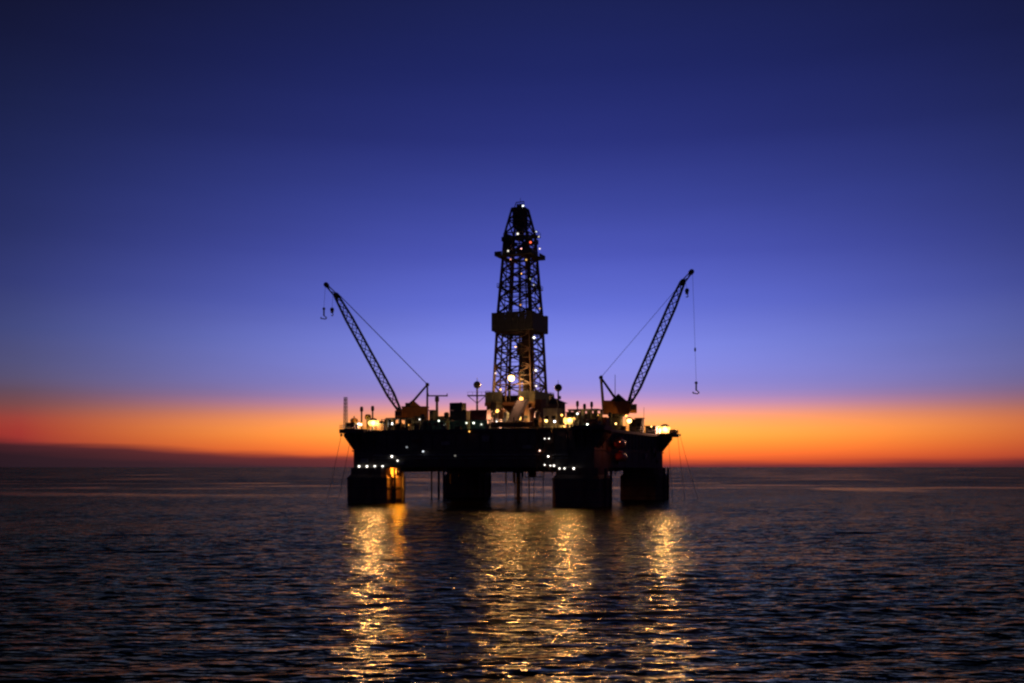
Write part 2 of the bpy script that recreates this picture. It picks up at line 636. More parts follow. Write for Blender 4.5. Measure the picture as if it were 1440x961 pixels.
# corner platforms that overhang the hull, with brackets below
for k, (a, b) in enumerate([(-1, -1), (1, -1), (1, 1), (-1, 1)]):
    cp = MB()
    ex = 1.3 if k == 2 else 0.0
    poly = [(28.5, 28.5), (36.6 + ex, 28.5), (36.6 + ex, 35.4), (35.4 + ex, 36.6), (28.5, 36.6)]
    poly = [(a * x, b * y) for x, y in poly]
    if a * b < 0:
        poly.reverse()
    cp.prism(poly, 19.15, 20.15)
    c = cp.build('corner_platform', 'steel', plat)
    for t in (29.0, 31.2, 33.4):
        for f in (0, 1):
            br = MB()
            pts = [(HB + .1, 14.8), (HB + .1, 19.1), (36.4, 19.1), (36.4, 18.4)]
            q0, q1 = t - .12, t + .12
            vs = []
            for q in (q0, q1):
                for r_, z in pts:
                    vs.append((a * (r_ if f else q), b * (q if f else r_), z))
            br.add(vs, [(0, 1, 2, 3), (7, 6, 5, 4), (0, 4, 5, 1), (1, 5, 6, 2), (2, 6, 7, 3), (3, 7, 4, 0)])
            br.build('bracket', 'steel', c)
    rl = MB()
    ring = [(28.5, 36.5), (35.3 + ex, 36.5), (36.5 + ex, 35.3), (36.5 + ex, 28.5)]
    for (x0, y0), (x1, y1) in zip(ring, ring[1:]):
        for z in (20.7, 21.25):
            rl.beam((a * x0, b * y0, z), (a * x1, b * y1, z), 0.07)
        nn = max(1, int(math.hypot(x1 - x0, y1 - y0) / 1.3))
        for i in range(nn + 1):
            t = i / nn
            x, y = x0 + (x1 - x0) * t, y0 + (y1 - y0) * t
            rl.beam((a * x, b * y, 20.1), (a * x, b * y, 21.25), 0.07)
    rl.build('railing', 'steel', c, kind='stuff')

# hand rails along the deck edge
for k in range(4):
    rz = k * math.pi / 2
    rl = MB()
    e = HB + .6
    for z in (20.4, 20.95):
        rl.beam((-28.4, -e, z), (28.4, -e, z), 0.07)
    for i in range(29):
        x = -28.4 + i * 56.8 / 28
        rl.beam((x, -e, ZD), (x, -e, 20.95), 0.07)
    o = rl.build('railing', 'steel', plat, kind='stuff')
    o.rotation_euler = (0, 0, rz)
# girders under the deck
for u in (-20, -7, 7, 20):
    MB().box(u - .5, u + .5, -HB + 1, HB - 1, 8.9, ZB - .01).build('under_girder', 'steel', plat)
for v in (-20, 20):
    MB().box(-HB + 1, HB - 1, v - .4, v + .4, 9.2, ZB - .02).build('under_girder', 'steel', plat)

# ================================================================== DRILL FLOOR
DX, DY = 2.3, 0.0            # well centre
df = thing('drill_floor', 'brown steel drill floor block under the derrick, lit by work lamps', 'drill floor', (DX, DY, ZD), PHI)
for a in (-1, 1):
    for b in (-1, 1):
        MB().box(a * 6.6 - .6, a * 6.6 + .6, b * 6.6 - .6, b * 6.6 + .6, 0, 7.4).build('leg', 'brown', df)
for k in range(4):
    rz = k * math.pi / 2
    br = MB().beam((-6, -6.7, .3), (6, -6.7, 6.9), .35).beam((-6, -6.5, 6.9), (6, -6.5, .3), .35).build('brace', 'brown', df)
    br.rotation_euler = (0, 0, rz)
    b2 = MB().box(-6, 6, -7.0, -6.4, 3.2, 3.7).build('girt', 'brown', df)
    b2.rotation_euler = (0, 0, rz)
MB().box(-7.6, 7.6, -7.6, 7.6, 7.4, 8.3).build('floor_slab', 'brown', df)
MB().box(-4.5, 4.5, -4.2, 4.6, 0, 7.3).build('inner_casing', 'brown', df)
wpan = MB().box(-1.2, 1.2, -.08, .08, 0, 3.0).mesh('wind_panel', 'steel')
for k in range(4):
    rz = k * math.pi / 2
    c, s = math.cos(rz), math.sin(rz)
    for i in range(6):
        if k == 0 and i in (2, 3):
            continue
        u = -6.25 + i * 2.5
        put('wind_panel', wpan, df, (c * u + s * 7.45, s * u - c * 7.45, 8.3), (0, 0, rz))
rl = MB()
for k in range(4):
    pts = [(-7.4, -7.4), (7.4, -7.4), (7.4, 7.4), (-7.4, 7.4)]
    x0, y0 = pts[k]
    x1, y1 = pts[(k + 1) % 4]
    rl.beam((x0, y0, 11.6), (x1, y1, 11.6), .08)
    for i in range(7):
        t = i / 6
        rl.beam((x0 + (x1 - x0) * t, y0 + (y1 - y0) * t, 8.3), (x0 + (x1 - x0) * t, y0 + (y1 - y0) * t, 11.6), .1)
rl.build('railing', 'steel', df, kind='stuff')

# ================================================================== DERRICK
DZ = ZD + 8.3
dk = thing('derrick', 'tall tapering steel lattice derrick standing on the drill floor', 'derrick', (DX, DY, DZ), PHI)
PROF = [(28.1, 5.85), (54, 4.75), (69, 3.7), (76, 3.3), (83.2, 1.75)]

def dh(z):
    for (z0, h0), (z1, h1) in zip(PROF, PROF[1:]):
        if z <= z1:
            return h0 + (h1 - h0) * (z - z0) / (z1 - z0)
    return PROF[-1][1]

LV = [28.1, 33.2, 38.2, 43.0, 47.6, 53.4, 57.6, 61.8, 65.6, 69.2, 72.6, 76.0, 79.6, 83.2]
for a in (-1, 1):
    for b in (-1, 1):
        lg = MB()
        for (z0, h0), (z1, h1) in zip(PROF, PROF[1:]):
            lg.beam((a * h0, b * h0, z0 - DZ), (a * h1, b * h1, z1 - DZ), .64 if z0 < 70 else .5)
        lg.build('leg', 'derrick', dk)
for k in range(4):
    rz = k * math.pi / 2
    for i, (z0, z1) in enumerate(zip(LV, LV[1:])):
        h0, h1 = dh(z0), dh(z1)
        o = MB().beam((-h1, -h1, z1 - DZ), (h1, -h1, z1 - DZ), .3).build('girt', 'derrick', dk)
        o.rotation_euler = (0, 0, rz)
        if k == 0 and i == 0:       # the vee door stays open
            continue
        w = .33 if z0 < 70 else .28
        zm, hm = (z0 + z1) / 2, (h0 + h1) / 2
        for sgn in (1, -1):
            o = MB().beam((sgn * -h0, -h0 + .02 * sgn, z0 - DZ), (sgn * h1, -h1 + .02 * sgn, z1 - DZ), w).build('brace', 'derrick', dk)
            o.rotation_euler = (0, 0, rz)
        if z0 < 66:
            o = MB().beam((-hm, -hm, zm - DZ), (hm, -hm, zm - DZ), .16).build('sub_girt', 'derrick', dk)
            o.rotation_euler = (0, 0, rz)
for k in range(4):
    for u in (-.36, .36):
        mp_ = MB().beam((u * dh(28.1), -dh(28.1) + .3, 0), (u * dh(69), -dh(69) + .3, 69 - DZ), .24)
        o = mp_.build('mid_post', 'derrick', dk)
        o.rotation_euler = (0, 0, k * math.pi / 2)
# racking board with its wind wall
zb = 48.2 - DZ
fl = MB()
fl.box(-6.1, 6.1, -6.1, -3.2, zb, zb + .25).box(-6.1, 6.1, 3.2, 6.1, zb, zb + .25).box(-6.1, -3.2, -3.2, 3.2, zb, zb + .25).box(3.2, 6.1, -3.2, 3.2, zb, zb + .25)
rb = fl.build('racking_board', 'steel', dk)
pan = MB().box(-.98, .98, -.07, .07, 0, 5.0).mesh('wind_panel', 'steel')
for k in range(4):
    rz = k * math.pi / 2
    c, s = math.cos(rz), math.sin(rz)
    for i in range(6):
        u = -5.1 + i * 2.04
        put('wind_panel', pan, rb, (c * u + s * 6.12, s * u - c * 6.12, zb + .1 - (0.25 if i % 3 == 1 else 0)), (0, 0, rz))
for i in range(9):
    MB().box(-3.0, 2.6, -2.9 + i * .66, -2.72 + i * .66, zb + .05, zb + .25).build('finger', 'steel', rb)
# upper walkways
for z, h in ((69.3, 5.5), (73.6, 4.0), (60.5, 5.0)):
    zz = z - DZ
    hi = dh(z) - .1
    wk = MB()
    wk.box(-h, h, -h, -hi, zz, zz + .22).box(-h, h, hi, h, zz, zz + .22).box(-h, -hi, -hi, hi, zz, zz + .22).box(hi, h, -hi, hi, zz, zz + .22)
    w_ = wk.build('walkway', 'steel', dk)
    rl = MB()
    for k in range(4):
        p = [(-h, -h), (h, -h), (h, h), (-h, h)]
        x0, y0 = p[k]
        x1, y1 = p[(k + 1) % 4]
        for q in (.6, 1.15):
            rl.beam((x0, y0, zz + q), (x1, y1, zz + q), .07)
        for i in range(7):
            t = i / 7
            rl.beam((x0 + (x1 - x0) * t, y0 + (y1 - y0) * t, zz), (x0 + (x1 - x0) * t, y0 + (y1 - y0) * t, zz + 1.15), .07)
    rl.build('railing', 'steel', w_, kind='stuff')
    if z > 65:
        for k in range(4):
            c_, s_ = math.cos(k * math.pi / 2), math.sin(k * math.pi / 2)
            for i in range(5):
                if (i * 7 + k * 3) % 5 == 2:
                    continue
                u = (i - 2) * h * .4
                q = MB().box(-h * .19, h * .19, -.05, .05, 0, 1.0)
                o = q.build('toe_panel', 'steel', w_)
                o.location = (c_ * u + s_ * h, s_ * u - c_ * h, zz + .22)
                o.rotation_euler = (0, 0, k * math.pi / 2)
# crown: closed panels, sheaves, gin pole, aerial
cr = MB().box(-1.9, 1.9, -1.9, 1.9, 83.0 - DZ, 83.4 - DZ).build('crown_platform', 'steel', dk)
scr = MB().box(-.78, .78, -.04, .04, 0, 4.9).mesh('crown_screen', 'steel')
for k in range(4):
    c_, s_ = math.cos(k * math.pi / 2), math.sin(k * math.pi / 2)
    for u in (-.8, .8):
        put('crown_screen', scr, dk, (c_ * u + s_ * 1.66, s_ * u - c_ * 1.66, 78.1 - DZ), (0, 0, k * math.pi / 2))
MB().box(-.9, .9, -.9, .9, 74.2 - DZ, 78.2 - DZ).build('crown_block', 'steel', dk)
MB().box(-3.6, -1.6, -3.6, -1.8, 70.2 - DZ, 75.4 - DZ).build('winch_casing', 'steel', dk)
MB().box(1.9, 3.5, -3.4, -2.0, 70.0 - DZ, 73.0 - DZ).build('winch_casing', 'steel', dk)
sd = MB().box(3.2, 5.4, -1.6, 2.2, 75.0 - DZ, 75.25 - DZ).build('side_platform', 'steel', dk)
rl = MB()
for q in (.6, 1.1):
    rl.beam((5.35, -1.6, 75.25 - DZ + q), (5.35, 2.2, 75.25 - DZ + q), .07).beam((3.2, -1.6, 75.25 - DZ + q), (5.35, -1.6, 75.25 - DZ + q), .07)
for x, y in ((5.35, -1.6), (5.35, .3), (5.35, 2.2), (4.2, -1.6)):
    rl.beam((x, y, 75.2 - DZ), (x, y, 76.4 - DZ), .07)
rl.build('railing', 'steel', sd, kind='stuff')
for x in (-.7, 0, .7):
    MB().tube((x - .12, 0, 84.1 - DZ), (x + .12, 0, 84.1 - DZ), .65, n=16).build('sheave', 'steel', dk)
gp = MB()
gp.beam((-1.5, -.8, 83.4 - DZ), (-1.2, 0, 85.2 - DZ), .16).beam((1.5, -.8, 83.4 - DZ), (1.2, 0, 85.2 - DZ), .16).beam((-1.2, 0, 85.2 - DZ), (1.2, 0, 85.2 - DZ), .2)
gp.build('gin_pole', 'steel', dk)
MB().tube((0, .2, 85.1 - DZ), (0, .2, 86.4 - DZ), .06).build('aerial', 'steel', dk)
# travelling gear, guide rails, ladder
for x in (-1.3, 1.3):
    MB().beam((x, 2.6, 0), (x * .7, 1.6, 48), .28).build('guide_rail', 'derrick', dk)
tb = MB().box(-.9, .9, -.4, 1.6, 42 - 28.1, 45.4 - 28.1).tube((0, .6, 38.6 - 28.1), (0, .6, 42 - 28.1), .45).box(-.55, .55, 0, 1.2, 34.5 - 28.1, 38.6 - 28.1)
tb.build('top_drive', 'steel', dk)
dl = MB()
for x in (-.5, -.17, .17, .5):
    dl.tube((x, .6, 45.4 - 28.1), (x, .1, 83 - DZ), .05, n=5)
dl.build('drilling_line', 'cable', dk, kind='stuff')
ld = MB()
for x in (-.35, .35):
    ld.beam((3.4 + x, -6.0, 0), (1.2 + x, -3.9, 69 - DZ), .12)
for i in range(60):
    t = i / 60
    ld.beam((3.05 - 2.2 * t, -6 + 2.1 * t, t * (69 - DZ)), (3.75 - 2.2 * t, -6 + 2.1 * t, t * (69 - DZ)), .07)
for i in range(18):
    t = i / 18
    cx_, cy_, cz_ = 3.4 - 2.2 * t, -6 + 2.1 * t, t * (69 - DZ) + 1.5
    pts = [(cx_ + .55 * math.cos(q), cy_ - .75 * math.sin(q), cz_) for q in (0, .8, 1.57, 2.34, 3.14)]
    ld.path(pts, .05, 4)
ld.build('caged_ladder', 'steel', dk)
sp_ = MB().tube((-4.4, -4.6, 0), (-3.6, -3.9, 24), .22).path([(-3.6, -3.9, 24), (-3.0, -3.2, 24.8), (-2.0, -2.0, 23.5), (-1.2, -.9, 19), (-.7, .2, 15.5)], .16)
sp_.build('standpipe', 'derrick', dk)

# stands of drill pipe leaning in the racking board
pipe = MB().tube((0, 0, 0), (0, 0, 22.5), .13, n=7).tube((0, 0, 22.5), (0, 0, 23.1), .17, n=7).mesh('pipe_stand', 'derrick')
for i in range(6):
    for j in range(4):
        u, v = 1.3 + i * .42, -.6 + j * .55 + (i % 2) * .1
        c = L2W(u, v, 0)
        o = put('pipe_stand', pipe, None, (c.x - CX + DX, c.y + DY, DZ + .02), (R(.8), R(.5 * (i - 3)), PHI))
        tag(o, 'long stand of drill pipe racked upright inside the derrick', 'drill pipe', 'drill pipe stands racked in the derrick')

# ================================================================== CRANES
def lattice(p, q, prof, cross, name, parent, m, bays):
    """boom of four chords with lacing; prof: [(t, half depth, half width)]"""
    p, q = Vector(p), Vector(q)
    d = (q - p)
    ax = d.normalized()
    side_ = Vector(cross).normalized()
    up = side_.cross(ax).normalized()

    def hw(t):
        for (t0, a0, b0), (t1, a1, b1) in zip(prof, prof[1:]):
            if t <= t1:
                k = (t - t0) / (t1 - t0)
                return a0 + (a1 - a0) * k, b0 + (b1 - b0) * k
        return prof[-1][1:]

    def pt(t, i, j):
        a, b = hw(t)
        return p + d * t + up * a * i + side_ * b * j
    for i, j in ((1, 1), (1, -1), (-1, -1), (-1, 1)):
        ch = MB()
        for (t0, *_), (t1, *_) in zip(prof, prof[1:]):
            ch.tube(pt(t0, i, j), pt(t1, i, j), .27, n=7)
        ch.build('boom_chord', m, parent)
    lc = MB()
    fs = [((1, 1), (1, -1)), ((1, -1), (-1, -1)), ((-1, -1), (-1, 1)), ((-1, 1), (1, 1))]
    for k in range(bays):
        t0, t1 = k / bays, (k + 1) / bays
        for f, (a, b) in enumerate(fs):
            if k % 2:
                a, b = b, a
            lc.tube(pt(t0, *a), pt(t1, *b), .13, n=5)
            lc.tube(pt(t1, *a), pt(t1, *b), .07, n=5)
    lc.build(name, m, parent, kind='stuff')
    return pt

def crane(label, base, house, foot, elbow, tip, mast_top, mast_front, hooks, pend, house_m):
    """all arguments but `label` are world points; the boom lies near a plane facing the lens"""
    base = Vector(base)
    t = thing('pedestal_crane', label, 'crane', base, 0, 'cranes on the deck edge')

    def r(v):
        return Vector(v) - base
    s = 1 if tip.x > base.x else -1
    hx0, hx1, hz0, hz1 = house
    pd = MB().lathe([(2.3, 0), (2.3, .4), (1.75, .6), (1.75, hz0 - base.z - .7), (2.4, hz0 - base.z - .4), (2.4, hz0 - base.z - .02)], 20)
    pd.build('pedestal', 'steel', t)
    x0, x1 = hx0 - base.x, hx1 - base.x
    z0, z1 = hz0 - base.z, hz1 - base.z
    hs = MB().box(x0, x1, -1.9, 1.9, z0, z1)
    ho = hs.build('machinery_house', house_m, t)
    MB().box(x0 - .15, x1 + .15, -2.05, 2.05, z1, z1 + .18).build('roof', 'steel', ho)
    for i in range(5):
        x = x0 + (i + .5) * (x1 - x0) / 5
        MB().box(x - .5, x + .5, -1.96, -1.9, z0 + .5, z1 - .5).build('panel', house_m, ho)
    cx0 = (x1 - .2) if s > 0 else (x0 - 1.8)
    cab = MB().box(cx0, cx0 + 2.0, -3.6, -1.92, z0 + .2, z0 + 2.6).build('cab', house_m, t)
    MB().box(cx0 + .2, cx0 + 1.8, -3.66, -3.6, z0 + 1.1, z0 + 2.3).build('window', 'glass', cab)
    mt, mf = r(mast_top), r(mast_front)
    for yy in (-1.3, 1.3):
        k = .45 * (1 if yy > 0 else -1)
        bx = x0 + .25 if s > 0 else x1 - .25
        MB().beam((bx, yy, z0 + .1), (mt.x, k, mt.z), .42).build('gantry_post', 'steel', t)
        MB().beam((mf.x, yy, z1 + .1), (mt.x, k, mt.z), .40).build('gantry_stay', 'steel', t)
    MB().tube((mt.x, -.75, mt.z), (mt.x, .75, mt.z), .5, n=14).build('gantry_sheave', 'steel', t)
    MB().box(mf.x - .7, mf.x + .7, -1.5, 1.5, z1 + .2, z1 + 1.2).build('winch_drum', 'steel', t)
    gx0, gx1 = x0 + (.28 if s > 0 else .1) * (x1 - x0), x0 + (.9 if s > 0 else .72) * (x1 - x0)
    g = MB().add([(gx0, -1.0, z1 + .19), (gx1, -1.0, z1 + .19), ((gx0 + gx1) / 2, -1.0, z1 + 2.1), (gx0, 1.0, z1 + .19), (gx1, 1.0, z1 + .19), ((gx0 + gx1) / 2, 1.0, z1 + 2.1)],
                 [(0, 1, 2), (5, 4, 3), (0, 3, 4, 1), (1, 4, 5, 2), (2, 5, 3, 0)])
    g.build('winch_cover', house_m, t)
    ft, el, tp = r(foot), r(elbow), r(tip)
    MB().box(ft.x - .5, ft.x + .5, -1.7, 1.7, ft.z - .9, ft.z + .5).build('boom_foot', 'steel', t)
    lattice(ft, el, [(0, .35, 1.3), (.14, 1.0, 1.1), (.8, 1.0, .9), (1, .55, .7)], (0, 1, 0), 'boom_lacing', t, 'steel', 14)
    hd = MB()
    for yy in (-.55, .55):
        d = (tp - el).normalized()
        n_ = Vector((-d.z, 0, d.x)) * s
        for off in (-.55, .45):
            hd.beam(el + n_ * off + Vector((0, yy, 0)), tp + n_ * off * .5 + Vector((0, yy, 0)), .3)
        hd.beam(el + n_ * .45 + Vector((0, yy, 0)), (el + tp) / 2 - n_ * .4 + Vector((0, yy, 0)), .2)
        hd.beam((el + tp) / 2 - n_ * .4 + Vector((0, yy, 0)), tp + n_ * .2 + Vector((0, yy, 0)), .2)
    hd.tube(tp + Vector((0, -.8, 0)), tp + Vector((0, .8, 0)), .7, n=14)
    hd.tube(el + Vector((0, -.8, 0)), el + Vector((0, .8, 0)), .8, n=14)
    hd.build('boom_head', 'steel', t)
    pe = r(pend)
    for yy in (-.5, .5):
        MB().tube(Vector((mt.x, yy, mt.z)), pe + Vector((0, yy * .9, 0)), .13 if s < 0 else .06, n=6).build('boom_pendant', 'cable', t)
    for hk in hooks:
        a, b, kind_ = r(hk[0]), r(hk[1]), hk[2]
        MB().tube(a, b, .042, n=5).build('hoist_line', 'cable', t)
        h = MB()
        if kind_ == 'block':
            h.box(b.x - .4, b.x + .4, b.y - .25, b.y + .25, b.z - 1.5, b.z).tube((b.x, b.y - .35, b.z - .6), (b.x, b.y + .35, b.z - .6), .55, n=12)
            h.path([(b.x, b.y, b.z - 1.5), (b.x + .35, b.y, b.z - 2.0), (b.x + .1, b.y, b.z - 2.4), (b.x - .3, b.y, b.z - 2.2)], .13)
        else:
            h.ball((b.x, b.y, b.z - .5), .42).tube((b.x, b.y, b.z - 2.6), (b.x, b.y, b.z - .8), .22)
            h.path([(b.x, b.y, b.z - 2.5), (b.x + .8, b.y, b.z - 3.1), (b.x + .5, b.y, b.z - 3.5), (b.x - .9, b.y, b.z - 3.3), (b.x - .8, b.y, b.z - 2.9)], .16)
        h.build('hook_block', 'steel', t)
    return t

yl = L2W(-31, -5, 0).y
wl_ = lambda px, py: W(px, py, yl)
crane('crane whose lattice boom leans out over the western side, its hook hanging high', Vector((wl_(582, 0).x, yl, ZD)),
      (wl_(566, 0).x, wl_(602, 0).x, wl_(0, 591).z, wl_(0, 573).z),
      wl_(562, 578), wl_(473, 416), wl_(459, 401), wl_(601, 541), wl_(574, 572),
      [(wl_(457.5, 403), wl_(455.5, 432), 'ball'), (wl_(468, 416), wl_(467, 433), 'block'), (wl_(456, 404), wl_(454, 478), 'none')][:2],
      wl_(474, 412), 'orange')
yr = L2W(30, 0, 0).y
wr_ = lambda px, py: W(px, py, yr)
crane('crane with tall boom leaning east and a hook hanging far down on a long wire', Vector((wr_(867, 0).x, yr, ZD)),
      (wr_(848, 0).x, wr_(884, 0).x, wr_(0, 583).z, wr_(0, 565).z),
      wr_(885, 568), wr_(960, 397), wr_(972, 383), wr_(845, 531), wr_(868, 560),
      [(wr_(974, 386), wr_(979, 536), 'ball'), (wr_(964, 398), wr_(966, 406), 'block')],
      wr_(957, 400), 'orange')
# swivel on the long wire belongs to that crane: a small weight half way down
c_e = [o for o in bpy.data.objects if o.name == 'pedestal_crane.001'][0]
p_ = wr_(977.5, 495) - Vector(c_e.location)
MB().lathe([(.05, 0), (.25, .3), (.25, .9), (.05, 1.2)], 10, p_).build('wire_weight', 'steel', c_e)

# ================================================================== DECK GEAR
def deckbox(px0, px1, inset, dep, y_mid=600):
    """centre (world), width and rig-aligned depth of a box that spans px0..px1"""
    c = PE((px0 + px1) / 2, y_mid, inset)
    wp = (px1 - px0) * mpp(c.y)
    w = max(.6, (wp - dep * .383) / .924)
    return c, w

def topz(c, py):
    return HC + (HY - py) * mpp(c.y)

def house(name, label, cat, px0, px1, ytop, inset, dep, m, roof='steel', windows=3, z0=ZD, doors=1, group=None):
    c, w = deckbox(px0, px1, inset, dep)
    h = topz(c, ytop) - z0
    t = thing(name, label, cat, (c.x, c.y, z0), PHI, group)
    wl2 = MB().box(-w / 2, w / 2, -dep / 2, dep / 2, 0, h - .2).build('wall', m, t)
    MB().box(-w / 2 - .25, w / 2 + .25, -dep / 2 - .25, dep / 2 + .25, h - .2, h).build('roof', roof, t)
    pm = MB().box(-.04, .04, -.06, 0, 0, h - .25).mesh('rib', m)
    for i in range(int(w / .8)):
        put('rib', pm, wl2, (-w / 2 + .4 + i * .8, -dep / 2, 0))
    for i in range(windows):
        x = -w / 2 + (i + .5) * w / max(1, windows)
        f = MB().box(x - .5, x + .5, -dep / 2 - .1, -dep / 2, h * .45, h * .45 + .9).build('window', 'steel', t)
        MB().box(x - .4, x + .4, -dep / 2 - .13, -dep / 2 - .1, h * .45 + .1, h * .45 + .8).build('pane', 'glass', f)
    if doors:
        d = MB().box(w / 2, w / 2 + .08, -.5, .5, .1, min(2.1, h - .4)).build('door', 'steel', t)
        MB().box(w / 2 + .08, w / 2 + .16, .3, .4, 1.0, 1.15).build('handle', 'grey', d)
    return t, c, w, h

def container(label, px0, px1, inset, z0, m, h=2.6, dep=2.44):
    c, w = deckbox(px0, px1, inset, dep)
    t = thing('cargo_container', label, 'container', (c.x, c.y, z0), PHI, 'containers stacked on deck')
    MB().box(-w / 2 + .05, w / 2 - .05, -dep / 2 + .05, dep / 2 - .05, .12, h - .05).build('shell', m, t)
    for a in (-1, 1):
        for b in (-1, 1):
            MB().box(a * w / 2 - .09, a * w / 2 + .09, b * dep / 2 - .09, b * dep / 2 + .09, 0, h).build('corner_post', m, t)
    for b in (-1, 1):
        MB().box(-w / 2 + .1, w / 2 - .1, b * dep / 2 - .07, b * dep / 2 + .07, 0, .16).build('bottom_rail', m, t)
        MB().box(-w / 2 + .1, w / 2 - .1, b * dep / 2 - .07, b * dep / 2 + .07, h - .14, h).build('top_rail', m, t)
    co = MB()
    for i in range(int((w - .4) / .35)):
        x = -w / 2 + .3 + i * .35
        co.box(x - .08, x + .08, -dep / 2 - .01, -dep / 2 + .06, .18, h - .16)
        co.box(x - .08, x + .08, dep / 2 - .06, dep / 2 + .01, .18, h - .16)
    co.build('corrugation', m, t, kind='stuff')
    for b in (-.55, .55):
        MB().box(w / 2 - .04, w / 2 + .05, b - .5, b + .5, .2, h - .2).build('door', m, t)
    return t

def frame_shelter(name, label, cat, px0, px1, ytop, inset, dep, bays, m='steel'):
    c, w = deckbox(px0, px1, inset, dep)
    h = topz(c, ytop) - ZD
    t = thing(name, label, cat, (c.x, c.y, ZD), PHI)
    for i in range(bays + 1):
        x = -w / 2 + i * w / bays
        for y in (-dep / 2, dep / 2):
            MB().box(x - .28, x + .28, y - .2, y + .2, 0, h - .3).build('post', m, t)
    MB().box(-w / 2 - .4, w / 2 + .4, -dep / 2 - .4, dep / 2 + .4, h - .3, h).build('roof', m, t)
    MB().box(-w / 2 + .28, w / 2 - .28, -dep / 2 - .1, -dep / 2 + .1, 0, .9).build('kick_plate', m, t)
    MB().box(-w / 2 + .28, w / 2 - .28, dep / 2 - .1, dep / 2 + .1, 0, h * .55).build('back_wall', 'brown', t)
    return t, c, w, h

def tank(label, px, ytop, inset, r, m, group=None):
    c = PE(px, 600, inset)
    h = topz(c, ytop) - ZD
    t = thing('storage_tank', label, 'tank', (c.x, c.y, ZD), PHI, group)
    MB().lathe([(r, 0), (r, h * .86), (r * .8, h * .95), (.2, h)], 18).build('shell', m, t, smooth=False)
    for z in (.2, .5, .8):
        MB().lathe([(r + .06, h * z), (r + .06, h * z + .12)], 18).build('hoop', 'steel', t)
    MB().tube((0, 0, h * .98), (0, 0, h + .5), .15).build('vent', 'steel', t)
    return t

# --- west corner
mast_c = PE(486, 600, 2.0)
mt_ = thing('lattice_mast', 'slim lattice mast on the western tip of the deck', 'mast', (mast_c.x, mast_c.y, 20.15), PHI)
mh = topz(mast_c, 559) - 20.15
for a in (-1, 1):
    for b in (-1, 1):
        MB().beam((a * .42, b * .42, 0), (a * .3, b * .3, mh), .12).build('leg', 'steel', mt_)
lc = MB()
for i in range(9):
    z0, z1 = mh * i / 9, mh * (i + 1) / 9
    for k in range(4):
        p = [(-.38, -.38), (.38, -.38), (.38, .38), (-.38, .38)]
        lc.beam((*p[k], z0), (*p[(k + 1) % 4], z1), .07)
        lc.beam((*p[k], z1), (*p[(k + 1) % 4], z1), .07)
lc.build('lacing', 'steel', mt_, kind='stuff')

def windlass(label, loc, s=1.0):
    t = thing('anchor_windlass', label, 'windlass', loc, PHI, 'windlasses on the corner platforms')
    MB().box(-1.6 * s, 1.6 * s, -1.0 * s, 1.0 * s, 0, .25).build('bed', 'steel', t)
    for x in (-1.3, 0, 1.3):
        MB().box((x - .12) * s, (x + .12) * s, -.6 * s, .6 * s, .25, 1.7 * s).build('bearing', 'steel', t)
    MB().tube((-1.2 * s, 0, 1.1 * s), (-.1 * s, 0, 1.1 * s), .72 * s, n=16).build('drum', 'brown', t)
    MB().tube((.1 * s, 0, 1.1 * s), (1.2 * s, 0, 1.1 * s), .72 * s, n=16).build('drum', 'brown', t)
    MB().box(1.45 * s, 2.2 * s, -.5 * s, .5 * s, .25, 1.3 * s).build('motor', 'grey', t)

lw = L2W(-33.6, -34.2, 20.15)
windlass('dark anchor windlass beside the slim mast on the western corner platform', lw)
rw = L2W(36.4, 34.0, 20.15)
windlass('red-brown anchor windlass beside the floodlight on the eastern corner platform', rw, .7)
nw = L2W(33.2, -33.0, 20.15)
windlass('anchor windlass on the corner platform nearest the camera', nw, .8)

def vent(label, px, ybot, ytop, inset, m='steel', r=.22):
    c = PE(px, 600, inset)
    h = topz(c, ytop) - ZD
    t = thing('vent_post', label, 'vent', (c.x, c.y, ZD), 0, 'vent posts on the deck')
    MB().tube((0, 0, 0), (0, 0, h - .7), r, n=10).build('pipe', m, t)
    MB().lathe([(r, h - 1.5), (r * 2.0, h - 1.2), (r * 2.0, h - .3), (r * 1.2, h)], 12).build('cowl', m, t)

vent('dark cowled vent post behind the cool white lamp at the western corner', 508.5, 600, 572, 9)
vent('cowled vent post standing between the yellow pipe and the open rack', 524, 600, 571, 10)
vent('stout yellow vent pipe beside the big western floodlight', 517.5, 600, 583, 7, 'yellow', .42)
tank('squat orange tank lit by the lamps at the western corner', 498, 588, 6, 1.0, 'orange')
tank('dark rounded tank between the western floodlight and the open rack', 537, 592, 9, .9, 'brown')
house('locker', 'low sloped locker next to the open rack on the western side', 'locker', 531, 543, 596, 5, 1.6, 'brown', windows=0, doors=0)
frame_shelter('open_rack', 'open steel rack with three lit bays under the western crane', 'rack', 545, 580, 588, 5, 3.0, 3)
pc = PE(556, 600, 5)
# --- between the western crane and the containers
house('generator_house', 'low dark machinery house just beside the western crane', 'deck house', 581, 600, 592, 8, 4, 'grey', windows=2)
house('winch_house', 'small dark cabin under the T-shaped mast', 'deck house', 604, 614, 577, 14, 2.2, 'steel', windows=1)
house('pump_house', 'long low dark green pump house between crane and containers', 'deck house', 600, 633, 591, 10, 3, 'green', windows=3)
tm = PE(614.5, 600, 20)
t_ = thing('signal_mast', 'T-shaped mast with a long crossbar between crane and containers', 'mast', (tm.x, tm.y, ZD), 0)
hm = topz(tm, 557) - ZD
MB().tube((0, 0, 0), (0, 0, hm), .42, .34, n=10).build('post', 'steel', t_)
MB().box(-2.6, 3.0, -.2, .2, hm - .15, hm + .2).build('crossbar', 'steel', t_)
MB().box(-.55, .55, -.4, .4, hm - 1.6, hm - .3).build('junction_box', 'steel', t_)
for x in (-2.4, 2.8):
    MB().tube((x, 0, hm + .2), (x, 0, hm + .7), .12).build('lamp_head', 'steel', t_)
